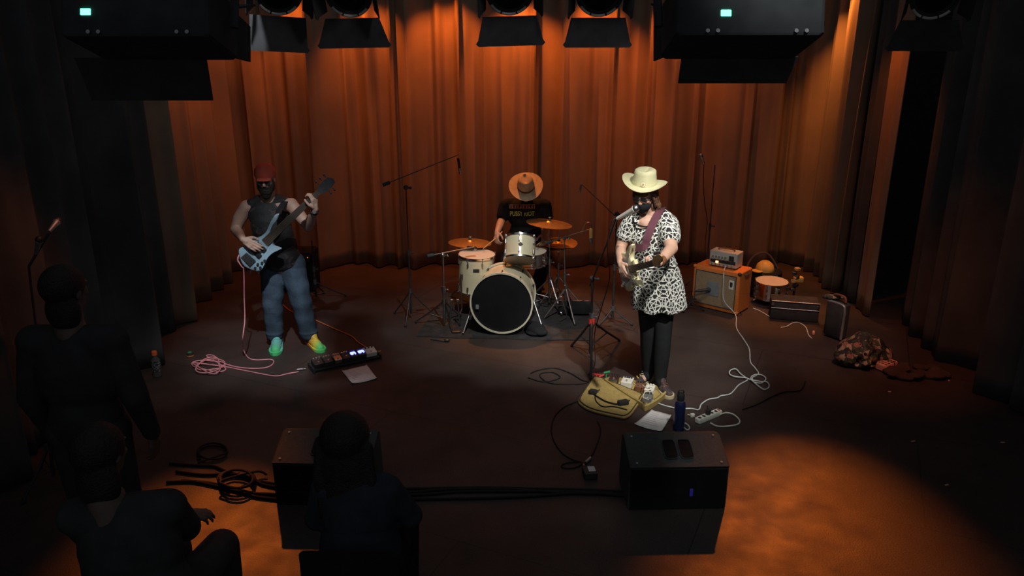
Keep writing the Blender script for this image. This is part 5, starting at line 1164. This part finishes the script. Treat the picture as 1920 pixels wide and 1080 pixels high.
def cowboy_hat(t, c, up, fwd, mat, band, s=1.0, curl=.05, brim=.155, crown_h=.125, crown_top=.072, pin=None, side_up=0.0, dent=.022):
    u = V(up).normalized(); f = V(fwd); f = (f - u*f.dot(u)).normalized(); r = f.cross(u); c = V(c)
    P = lambda x, y, z: c + (r*x + f*y + u*z)*s
    n = 48; m = MB(); rr = []
    def ring(R, z, ex=1.14, brimk=0.0, lift=0.0):
        out = []
        for k in range(n):
            a = 2*PI*k/n; x = R*math.cos(a); y = R*ex*math.sin(a)
            out.append(P(x, y, z + brimk*(math.cos(a)**2)*1.0 - brimk*.35*(math.sin(a)**2) + side_up*math.cos(a)*lift))
        return out
    rr = [ring(.076, .004), ring(.082, .0), ring(.105, -.002, 1.14, .006, .2), ring(.13, .0, 1.12, curl*.45, .6), ring(brim, .004, 1.10, curl, 1), ring(brim+.002, .009, 1.10, curl, 1), ring(.13, .006, 1.12, curl*.45, .6), ring(.105, .004, 1.14, .006, .2), ring(.084, .008), ring(.080, .035)]
    m.rings(rr, caps=False)
    m.add([], [])
    b = m.build('hat_brim', mat, t, sharp=70)
    m = MB(); rr = [ring(.083, .004), ring(.0825, .03), ring(.080, .06), ring(.077, crown_h*.75), ring(crown_top, crown_h*.93), ring(crown_top*.85, crown_h)]
    def top(R, z, dd):
        out = []
        for k in range(n):
            a = 2*PI*k/n; x = R*math.cos(a); y = R*1.14*math.sin(a); out.append(P(x, y, z - dd*math.exp(-(x/.020)**2)))
        return out
    rr += [top(crown_top*.65, crown_h+.003, dent*.8), top(crown_top*.35, crown_h+.003, dent), top(.004, crown_h+.002, dent)]
    m.rings(rr); cr = m.build('hat_crown', mat, t, sharp=70)
    m = MB(); m.rings([ring(.0835, .010), ring(.0855, .010), ring(.0850, .030), ring(.0830, .030)] + [ring(.0835, .010)], caps=False); m.build('hat_band', band, cr)
    if pin is not None:
        a = pin; q = P(.087*math.cos(a), .087*1.14*math.sin(a), .030); e = MB(); nn = (q - P(0, 0, .030)).normalized(); e.cyl(q, q + nn*.006, .014*s); e.build('pin_badge', MT['white_plastic'], cr); e = MB(); e.cyl(q + nn*.006, q + nn*.0075, .008*s); e.build('pin_centre', MT['yellow'], cr)
    return P
cowboy_hat(T, W(1208, 346, 5.81), (.02, -.13, 1), (-.45, -1, 0), MT['felt_pale'], MT['felt_pale'], 1.06, curl=.034, brim=.156, crown_h=.112, crown_top=.074, pin=1.75, side_up=.012)
# dress -------------------------------------------------------------
def star_mat():
    m = pm('star_lace_print', (.5, .5, .5), .85, bump=0); nt = m.node_tree; N = nt.nodes; L = nt.links
    def mth(op, a, b=None, c=None):
        n = N.new('ShaderNodeMath'); n.operation = op
        for i, v in enumerate((a, b, c)):
            if v is None: continue
            if isinstance(v, (int, float)): n.inputs[i].default_value = v
            else: L.new(v, n.inputs[i])
        return n.outputs[0]
    tc = N.new('ShaderNodeTexCoord'); sp = N.new('ShaderNodeSeparateXYZ'); L.new(tc.outputs['Object'], sp.inputs[0])
    x, y, z = sp.outputs
    u = mth('ADD', x, mth('MULTIPLY', mth('SIGN', x), mth('MULTIPLY', mth('ADD', y, .13), .7)))
    S = .078
    layers = []
    for (ox, oz, S_, rot) in ((0, 0, .116, .2), (.058, .060, .100, 1.1)):
        U = mth('DIVIDE', mth('ADD', u, ox), S_); Vv = mth('DIVIDE', mth('ADD', z, oz), S_)
        row = mth('FLOOR', Vv); U2 = mth('ADD', U, mth('MULTIPLY', row, .5)); col = mth('FLOOR', U2)
        fx = mth('SUBTRACT', mth('SUBTRACT', U2, col), .5); fz = mth('SUBTRACT', mth('SUBTRACT', Vv, row), .5)
        ang = mth('ADD', mth('MULTIPLY', mth('SINE', mth('ADD', mth('MULTIPLY', col, 12.9), mth('MULTIPLY', row, 7.3))), 1.7), rot)
        ca, sa = mth('COSINE', ang), mth('SINE', ang)
        px = mth('SUBTRACT', mth('MULTIPLY', fx, ca), mth('MULTIPLY', fz, sa)); pz = mth('ADD', mth('MULTIPLY', fx, sa), mth('MULTIPLY', fz, ca))
        rr = mth('SQRT', mth('ADD', mth('MULTIPLY', px, px), mth('MULTIPLY', pz, pz)))
        R0 = .43; w = .036
        acc = mth('LESS_THAN', mth('ABSOLUTE', mth('SUBTRACT', rr, R0)), w*1.0)
        ins = mth('LESS_THAN', rr, R0)
        for k in range(5):
            a = 2*PI*k/5 + PI/2; dd = mth('SUBTRACT', mth('ADD', mth('MULTIPLY', px, math.cos(a)), mth('MULTIPLY', pz, math.sin(a))), -R0*.309)
            ln = mth('MULTIPLY', mth('LESS_THAN', mth('ABSOLUTE', dd), w*.75), ins); acc = mth('MAXIMUM', acc, ln)
        layers.append((acc, ins))
    a1, i1 = layers[0]; a2, _ = layers[1]
    out = mth('MAXIMUM', a1, mth('MULTIPLY', a2, mth('SUBTRACT', 1.0, i1)))
    mx = N.new('ShaderNodeMixRGB'); mx.inputs[1].default_value = (.018, .018, .020, 1); mx.inputs[2].default_value = (.74, .76, .72, 1); L.new(out, mx.inputs[0])
    L.new(mx.outputs[0], N['Principled BSDF'].inputs['Base Color']); return m
MT['stars'] = star_mat()
ctr = lambda py, Y=5.86, px=None: W(px, py, Y)
m = MB(); rings = []; nn = 72
data = [(420, 1217, .150, .100), (432, 1216, .158, .125), (448, 1217, .160, .135), (462, 1221, .152, .130), (474, 1224, .155, .132), (492, 1228, .172, .145), (515, 1231, .190, .160), (540, 1233, .205, .170), (560, 1234, .212, .178), (576, 1235, .216, .182)]
for (py, px, rx_, ry_) in data:
    c = W(px, py, 5.87); rg_ = []
    k_ = max(0, (py-470)/106)
    for k in range(nn):
        a = 2*PI*k/nn; f_ = 1 + k_*(.055*math.sin(a*9 + 1) + .03*math.sin(a*14 + 2)); rg_.append(c + V((rx_*f_*math.cos(a), ry_*f_*math.sin(a), .012*k_*math.sin(a*7))))
    rings.append(rg_)
m.rings(rings)
m.chain([(sR + V((-.04, 0, .0)), .086), (sR + V((.008, -.01, -.04)), .088), (sR.lerp(eR, .58) + V((.004, 0, 0)), .084)])
m.chain([(sL + V((.03, 0, 0)), .080), (sL + V((-.002, 0, -.05)), .078), (sL.lerp(eL, .48), .072)])
m.build('dress', MT['stars'], T, remesh=.007, smooth_it=2)
m = MB(); m.cap(hL + V((0, 0, .06)), .10, hR + V((0, 0, .06)), .10); m.chain([(hL, .092), (kL, .068), (kL.lerp(aL, .4), .066), (aL, .050), (aL + V((-.015,-.03,-.035)), .042)]); m.chain([(hR, .092), (kR, .068), (kR.lerp(aR, .4), .066), (aR, .050), (aR + V((.01,-.035,-.035)), .042)])
m.build('leggings', MT['leggings'], T, remesh=.007, smooth_it=3)
shoe(T, (aL.x + .035, 5.99, .001), (aL.x - .115, 5.81, .001), MT['sneaker'], MT['sole'], .03, .047, accents=MT['white_plastic'])
shoe(T, (aR.x - .015, 5.83, .001), (aR.x + .06, 5.60, .001), MT['sneaker'], MT['sole'], .03, .050, accents=MT['leather'])
m = MB(); 
for k in range(3): q = V((aL.x + .0 - .030*k, 5.975 - .034*k, .050)); m.tube([q + V((-.028, .025, 0)) * 1.1, q + V((-.03, -.035, .01)), q + V((.0, -.055, -.02))], .006, 6, 4)
m.build('shoe_stripes', MT['yellow'], T)
m = MB(); a_, b_, d_ = frame(wR - eR); m.lathe(wR - d_*.075, d_, [(.036, 0), (.039, .004), (.037, .062), (.033, .066)], 24, closed=True); m.build('leather_cuff', MT['leather'], T)
m = MB(); m.tube([W(1186, 411, 5.80), W(1191, 419, 5.775), W(1202, 424, 5.755), W(1215, 425, 5.75), W(1228, 421, 5.76)], .006, 6); m.build('neckline_trim', MT['black_cloth'], T)
# guitar -------------------------------------------------------------
gc = W(1181, 505, 5.60); ng = V((.18, -.915, .36)).normalized(); gn = V((-.82, -.40, -.05)); gn = (gn - ng*gn.dot(ng)).normalized(); gv = gn.cross(ng).normalized()
if gv.z < 0: gv = -gv
t = thing('electric_guitar', 'cream electric guitar with grey-white pickguard on a maroon strap', 'guitar', gc)
PG = lambda u, v, w=0.0: gc + ng*u + gv*v + gn*w
oo = [(.20, .085), (.165, .060), (.12, .052), (.105, .085), (.15, .135), (.185, .165), (.165, .175), (.10, .158), (.03, .125), (-.05, .135), (-.13, .150), (-.19, .115), (-.205, .045), (-.205, -.03), (-.185, -.11), (-.12, -.160), (-.04, -.150), (.03, -.118), (.09, -.125), (.15, -.140), (.155, -.120), (.11, -.085), (.10, -.045), (.16, -.032)]
oo = [q for q in oo if q != (.20, .085)]
op = smooth_path([PG(*q) for q in oo + [oo[0]]], 3)[:-1]; cg = PG(-.03, 0)
sg_ = lambda k, w: [cg + (p-cg)*k + gn*w for p in op]
m = MB(); m.rings([sg_(.93, -.021), sg_(1, -.012), sg_(1, .012), sg_(.93, .021)]); m.build('body', MT['guitar_cream'], t, sharp=50)
m = MB(); m.prism([cg + (p-cg)*.72 + gn*.0215 + gv*-.012 for p in op], gn*.003); pg_ = m.build('pickguard', MT['pickguard'], t, flat=True)
for u in (-.11, -.04, .03): e = MB(); e.rbox(PG(u, .0, .028), (.018, .075, .010), .006, M=Matrix((ng, gv, gn)).transposed()); e.build('pickup', MT['white_plastic'], pg_)
for k in range(3): e = MB(); q = PG(-.09 - .035*k, -.085 - .012*k, .025); e.cyl(q, q + gn*.014, .011, n=14); e.build('knob', MT['white_plastic'], pg_)
e = MB(); e.rbox(PG(-.155, 0, .026), (.030, .080, .012), .004, M=Matrix((ng, gv, gn)).transposed()); e.build('bridge', MT['chrome'], t)
m = MB(); sc2 = lambda u, w: [PG(u, w, .031), PG(u, -w, .031), PG(u, -w*.8, .010), PG(u, w*.8, .010)]
m.rings([sc2(.06, .027), sc2(.55, .021)]); m.build('neck', MT['neck_wood'], t)
m = MB(); m.prism([PG(.55, .021, .012), PG(.57, .040, .012), PG(.68, .050, .012), PG(.73, .03, .012), PG(.70, .0, .012), PG(.60, -.022, .012), PG(.55, -.021, .012)], gn*.014); hs = m.build('headstock', MT['maple'], t)
for k in range(6): q = PG(.585 + .022*k, .048, .018); e = MB(); e.cyl(q, q + gv*.018, .004, n=8); e.ell(q + gv*.022, (.007, .007, .007), n=10, m=6); e.build('tuning_peg', MT['chrome'], hs)
for k in range(6): o = (k-2.5)*.0095; e = MB(); e.cyl(PG(-.155, o, .034), PG(.56, o*.72, .033), .0008, n=5); e.build('string', MT['silver'], t)
m = MB(); m.ribbon([PG(.165, .150, .0), W(1207, 463, 5.655), W(1214, 445, 5.665), W(1224, 420, 5.70), W(1233, 402, 5.745), W(1240, 393, 5.83), W(1243, 398, 5.93), W(1235, 430, 6.02), W(1215, 470, 6.035), W(1185, 500, 5.97), W(1170, 510, 5.82), PG(-.195, .0, -.0)], .058, .005, up=[(0, -1, .1), (0, -1, .2), (0, -1, .3), (0, -.8, .6), (0, 0, 1), (0, 1, .3), (0, 1, 0), (0, 1, 0), (-.6, .8, 0), (-1, .3, 0), (-1, 0, 0)]); m.build('strap', MT['strap'], t)
# ---------- drummer
dp0 = V((W(985, 560, 8.2).x, 8.2, .0))
T = thing('person', 'drummer in a tan hat and black lettered shirt, head bowed behind the kit', 'person', dp0)
hc = W(986, 358, 7.98); nk = W(986, 376, 8.12); sL = W(947, 385, 8.14); sR = W(1023, 385, 8.14); eL = W(941, 412, 8.10); wL = W(932, 436, 7.86); eR = W(1026, 414, 8.10); wR = W(1020, 440, 7.88)
hL = V((dp0.x - .09, 8.26, .57)); hR = V((dp0.x + .09, 8.26, .57)); kL = V((dp0.x - .20, 7.86, .50)); kR = V((dp0.x + .20, 7.88, .50)); aL = V((dp0.x - .22, 7.92, .09)); aR = V((dp0.x + .10, 7.90, .10))
m = MB(); P, M_ = head(m, hc, (0, -.72, -.68), (0, -.68, .72))
m.cap(nk + V((0, .02, -.02)), .058, hc + V((0, .04, -.02)), .055); m.cap(sL, .055, sR, .055); m.cap(nk, .07, (hL+hR)/2, .12); m.cap(hL, .09, hR, .09)
m.chain([(sL, .055), (eL, .044)]); m.chain([(eL, .044), (eL.lerp(wL, .4), .042), (wL, .027)]); m.chain([(sR, .055), (eR, .044)]); m.chain([(eR, .044), (eR.lerp(wR, .4), .042), (wR, .027)])
m.chain([(hL, .085), (kL, .06), (aL, .04)]); m.chain([(hR, .085), (kR, .06), (aR, .04)])
hand(m, wL, (-.10, -.65, -.55), (.55, 0, -.6), (.7, -.3, .5), 1.0, .98); hand(m, wR, (.0, -.7, -.4), (-.5, 0, -.6), (-.7, -.3, .5), 1.0, .98)
m.build('body', MT['skin_dim'], T, remesh=.006, smooth_it=2)
eyes(P, M_, T)
m = MB(); m.ell(P(0, -.035, .01), (.084, .075, .085), M_); m.build('hair', MT['hair_dark'], T, remesh=.008)
m = MB(); m.ell(W(985, 402, 8.15), (.20, .13, .17)); m.ell(W(985, 440, 8.18), (.175, .14, .22)); m.cap(W(952, 384, 8.14), .068, W(1018, 384, 8.14), .068); m.cap(sL, .066, sL.lerp(eL, .75), .066); m.cap(sR, .066, sR.lerp(eR, .75), .066); m.cap(hL + V((0, 0, .08)), .12, hR + V((0, 0, .08)), .12)
m.ell(W(985, 388, 8.07), (.15, .10, .10))
m.build('shirt', MT['black_cloth'], T, remesh=.009, smooth_it=5)
m = MB(); m.cap(hL, .115, hR, .115); m.chain([(hL, .105), (kL, .080), (aL + V((0, 0, .03)), .062)]); m.chain([(hR, .105), (kR, .080), (aR + V((0, 0, .03)), .062)]); m.build('trousers', MT['black_cloth'], T, remesh=.009, smooth_it=3)
shoe(T, (aL.x, 8.00, .012), (aL.x - .03, 7.72, .012), MT['black_matte'], MT['rubber'], 0, .045); shoe(T, (aR.x, 7.98, .012), (aR.x, 7.70, .012), MT['black_matte'], MT['rubber'], 0, .045)
cowboy_hat(T, W(986, 350, 7.94), (-.06, -.62, .78), (.12, -.8, -.5), MT['felt_tan'], MT['felt_band'], 1.05, curl=.018, brim=.165, crown_h=.115, crown_top=.066)
def fill_text(s_, loc, size, mat, name, parent, rot=(PI/2, 0, 0), ext=.0015, sx=1.0):
    cu = bpy.data.curves.new(name, 'FONT'); cu.body = s_; cu.size = size; cu.extrude = ext; cu.align_x = 'CENTER'; cu.align_y = 'CENTER'; cu.offset = size*.03
    o = bpy.data.objects.new('t', cu); COL.objects.link(o); dg = bpy.context.evaluated_depsgraph_get(); me = bpy.data.meshes.new_from_object(o.evaluated_get(dg)); bpy.data.objects.remove(o)
    from mathutils import Euler
    R = Euler(rot).to_matrix(); base = V((0, 0, 0)); p = parent
    while p is not None: base = base + p.location; p = p.parent
    for v in me.vertices: c = V((v.co.x*sx, v.co.y, v.co.z)); v.co = R @ c + V(loc) - base
    me.materials.clear(); me.materials.append(mat); o = bpy.data.objects.new(name, me); return finish(o, parent)
MT['print_green'] = pm('dull_green_print', (0.30, 0.30, 0.06), .85); MT['print_red'] = pm('faded_red_print', (0.30, 0.12, 0.08), .85, var=.4, scale=60)
tl = W(979, 401, 7.985); fill_text('PUSSY RIOT', tl, .066, MT['print_green'], 'lettering', T, (PI/2 - .15, 0, 0), .006, .74)
m = MB(); bb = W(979, 387, 7.955); m.rbox(bb, (.265, .012, .045), .004, M=Matrix.Rotation(-.2, 3, 'X')); bnd = m.build('printed_band', MT['print_red'], T)
rn = random.Random(3)
for k in range(9): e = MB(); e.rbox(bb + V((-.115 + .029*k, -.008, rn.uniform(-.004, .004))), (.010 + .006*(k % 2), .004, .030), .003, M=Matrix.Rotation(-.2, 3, 'X')); e.build('print_mark', MT['black_cloth'], bnd)
hl = wL + V((-.01, -.055, -.045)); m = MB(); m.tube([hl + V((.06, .10, .04)), hl, W(906, 466, 7.62)], .0075, 8, 1, .005); tag(m.build('drumstick', MT['maple'], origin=hl), 'drumstick in the drummer\'s hand over the floor tom', 'drumstick')
hr_ = wR + V((.0, -.055, -.035)); m = MB(); m.tube([hr_ + V((.04, .10, .04)), hr_, hr_ + V((-.08, -.16, -.02))], .0075, 8, 1, .005); tag(m.build('drumstick', MT['maple'], origin=hr_), 'drumstick in the drummer\'s other hand over the snare', 'drumstick')
# ---------- audience, seen from behind
def chair(c, label, seat_h=.45, w=.40):
    c = V(c); t = thing('chair', label, 'chair', c)
    m = MB(); m.rbox(c + V((0, 0, seat_h-.02)), (w, .44, .04), .04); m.build('seat', MT['black_cloth'], t)
    m = MB(); m.rbox(c + V((0, -.225, seat_h+.20)), (w, .03, .26), .02); m.build('backrest', MT['black_cloth'], t)
    for sx in (-1, 1):
        for sy in (-1, 1):
            m = MB(); m.cyl(c + V((sx*(w/2-.03), sy*.19, 0)), c + V((sx*(w/2-.03), sy*.19, seat_h-.03 if sy > 0 else seat_h+.20)), .011); m.build('leg', MT['dark_metal'], t)
    return t
cm = W(672, 1040, 2.80); cm = V((cm.x, 2.86, 0)); chair(cm, 'black chair under the long-haired audience member at bottom centre')
T = thing('person', 'long-haired audience member in dark navy top, seated at bottom centre, seen from behind', 'person', cm)
hc = W(650, 825, 2.90); zsh = .98; nk = V((hc.x + .02, 2.86, zsh + .05)); sL = V((cm.x - .135, 2.85, zsh - .04)); sR = V((cm.x + .135, 2.85, zsh - .04))
hL = V((cm.x - .09, 2.84, .56)); hR = V((cm.x + .09, 2.84, .56)); kL = V((cm.x - .12, 3.28, .52)); kR = V((cm.x + .12, 3.28, .52)); aL = kL + V((0, .02, -.42)); aR = kR + V((0, .02, -.42))
eL = V((cm.x - .19, 2.90, .76)); eR = V((cm.x + .21, 2.92, .76)); wL = V((cm.x - .14, 3.08, .64)); wR = V((cm.x + .14, 3.08, .64))
m = MB(); P, M_ = head(m, hc, (.1, 1, .05))
m.cap(nk, .055, hc, .055); m.cap(sL, .055, sR, .055); m.cap(nk, .07, (hL+hR)/2, .12); m.chain([(sL, .052), (eL, .042), (wL, .026)]); m.chain([(sR, .052), (eR, .042), (wR, .026)])
m.chain([(hL, .09), (kL, .06), (aL, .04)]); m.chain([(hR, .09), (kR, .06), (aR, .04)])
hand(m, wL, (.3, .8, -.2), (0, 0, -1), (.8, 0, 0), .4, .95); hand(m, wR, (-.3, .8, -.2), (0, 0, -1), (-.8, 0, 0), .4, .95)
m.build('body', MT['audience_skin_shaded'], T, remesh=.007, smooth_it=2)
m = MB(); rn = random.Random(9); m.ell(P(0, -.020, .035), (.104, .112, .104), M_); m.ell(hc + V((0, -.05, -.10)), (.120, .075, .14)); m.ell(hc + V((.01, -.07, -.20)), (.115, .06, .13))
for k in range(22): x = -.10 + .2*k/21; m.chain([(hc + V((x, -.06, 0)), .022), (hc + V((x*1.12, -.085, -.14)), .020), (hc + V((x*1.05 + rn.uniform(-.01, .01), -.095, -.30 + rn.uniform(-.03, .02))), .008)])
m.build('hair', MT['hair_dark'], T, remesh=.007, smooth_it=2)
m = MB(); m.cap(sL + V((.02, 0, .01)), .060, sR + V((-.02, 0, .01)), .060); m.ell((cm.x, 2.86, .84), (.165, .12, .20)); m.ell((cm.x, 2.85, .64), (.18, .15, .20)); m.cap(sL, .058, eL, .052); m.cap(sR, .058, eR, .052); m.cap(eL, .056, wL, .040); m.cap(eR, .056, wR, .040)
m.build('top', MT['audience_navy'], T, remesh=.009, smooth_it=5)
m = MB(); m.cap(hL, .11, hR, .11); m.chain([(hL, .105), (kL, .08), (aL, .06)]); m.chain([(hR, .105), (kR, .08), (aR, .06)]); m.build('trousers', MT['black_cloth'], T, remesh=.009, smooth_it=3)
for a in (aL, aR): shoe(T, (a.x, a.y - .05, .001), (a.x, a.y + .20, .001), MT['black_matte'], MT['rubber'], 0, .045)
# left, seated, forearm and hands catching light
cm = V((-1.46, 2.55, 0)); chair(cm, 'black chair at bottom left under the seated grey-clothed audience member')
T = thing('person', 'audience member in dark grey seated at bottom left, hands resting forward', 'person', cm)
hc = V((-1.56, 2.62, 1.24)); nk = V((-1.55, 2.58, 1.06)); sL = V((cm.x - .20, 2.56, 1.0)); sR = V((cm.x + .12, 2.62, 1.0))
hL = V((cm.x - .10, 2.55, .56)); hR = V((cm.x + .09, 2.55, .56)); kL = V((cm.x - .08, 3.0, .53)); kR = V((cm.x + .14, 3.0, .54)); aL = kL + V((0, .02, -.43)); aR = kR + V((0, .02, -.44))
eR = V((cm.x + .10, 2.78, .80)); wR = W(176, 936, 3.0); eL = V((cm.x - .26, 2.72, .80)); wL = V((cm.x - .02, 2.96, .72))
m = MB(); P, M_ = head(m, hc, (.25, 1, -.05))
m.cap(nk, .055, hc, .055); m.cap(sL, .055, sR, .055); m.cap(nk, .07, (hL+hR)/2, .12); m.chain([(sL, .052), (eL, .042), (wL, .026)]); m.chain([(sR, .052), (eR, .042), (wR, .026)])
m.chain([(hL, .09), (kL, .06), (aL, .04)]); m.chain([(hR, .09), (kR, .06), (aR, .04)])
hand(m, wL, (.7, .4, -.1), (0, .2, -1), (0, 1, 0), .45, .95); hand(m, wR, (.85, .25, -.25), (-.2, 0, -1), (-.3, 1, 0), .5, .95)
m.build('body', MT['audience_skin_shaded'], T, remesh=.007, smooth_it=2)
m = MB(); m.ell(P(0, -.018, .03), (.092, .104, .100), M_); m.ell(hc + V((0, -.055, -.09)), (.085, .055, .12)); m.build('hair', MT['hair_dark'], T, remesh=.007, smooth_it=1)
m = MB(); m.cap(sL, .075, sR, .075); m.ell((cm.x - .03, 2.58, .84), (.20, .14, .20)); m.ell((cm.x, 2.56, .66), (.20, .16, .20)); m.cap(sL, .070, eL, .062); m.cap(sR, .070, eR, .062); m.cap(eL, .058, eL.lerp(wL, .8), .045); m.cap(eR, .056, eR.lerp(wR, .45), .046)
m.build('jacket', MT['audience_grey'], T, remesh=.009, smooth_it=5)
m = MB(); m.cap(hL, .11, hR, .11); m.chain([(hL, .105), (kL, .08), (aL, .06)]); m.chain([(hR, .105), (kR, .08), (aR, .06)]); m.build('trousers', MT['audience_grey'], T, remesh=.009, smooth_it=3)
for a in (aL, aR): shoe(T, (a.x, a.y - .05, .001), (a.x, a.y + .20, .001), MT['black_matte'], MT['rubber'], 0, .045)
# left, standing in the dark
hc = W(124, 546, 3.42); cm = V((hc.x, 3.40, 0))
T = thing('person', 'tall dark figure standing at the left edge, nearly lost in shadow', 'person', cm)
zs = hc.z - .24; sL = cm + V((-.18, 0, zs)); sR = cm + V((.18, 0, zs)); hL = cm + V((-.09, 0, .92)); hR = cm + V((.09, 0, .92)); aL = cm + V((-.11, 0, .09)); aR = cm + V((.11, 0, .09)); kL = (hL+aL)/2 + V((0, .03, 0)); kR = (hR+aR)/2 + V((0, .03, 0))
eL = sL + V((-.07, 0, -.29)); eR = sR + V((.07, 0, -.29)); wL = eL + V((.0, .10, -.24)); wR = eR + V((0, .10, -.24)); nk = cm + V((0, 0, zs + .06))
m = MB(); P, M_ = head(m, hc, (.3, 1, 0)); m.cap(nk, .06, hc, .06); m.cap(sL, .055, sR, .055); m.cap(nk, .07, (hL+hR)/2, .12)
m.chain([(sL, .055), (eL, .044), (wL, .028)]); m.chain([(sR, .055), (eR, .044), (wR, .028)]); m.chain([(hL, .09), (kL, .06), (aL, .04)]); m.chain([(hR, .09), (kR, .06), (aR, .04)])
hand(m, wL, (0, .1, -1), (1, .2, 0), (0, 1, 0), .35); hand(m, wR, (0, .1, -1), (-1, .2, 0), (0, 1, 0), .35)
m.build('body', MT['audience_skin_shaded'], T, remesh=.007, smooth_it=2)
m = MB(); m.ell(P(0, -.018, .035), (.090, .104, .098), M_); m.ell(hc + V((0, -.05, -.08)), (.080, .055, .10)); m.build('hair', MT['hair_dark'], T, remesh=.007, smooth_it=1)
m = MB(); m.cap(sL, .080, sR, .080); m.ell(cm + V((0, 0, zs-.16)), (.20, .14, .22)); m.ell(cm + V((0, 0, .98)), (.175, .14, .20)); m.cap(sL, .074, eL, .064); m.cap(sR, .074, eR, .064); m.cap(eL, .062, wL, .044); m.cap(eR, .062, wR, .044); m.build('jacket', MT['void_black'], T, remesh=.010, smooth_it=5)
m = MB(); m.cap(hL, .11, hR, .11); m.chain([(hL, .105), (kL, .08), (aL, .065)]); m.chain([(hR, .105), (kR, .08), (aR, .065)]); m.build('trousers', MT['void_black'], T, remesh=.010, smooth_it=3)
for a in (aL, aR): shoe(T, (a.x, a.y - .08, .001), (a.x, a.y + .20, .001), MT['black_matte'], MT['rubber'], 0, .047)
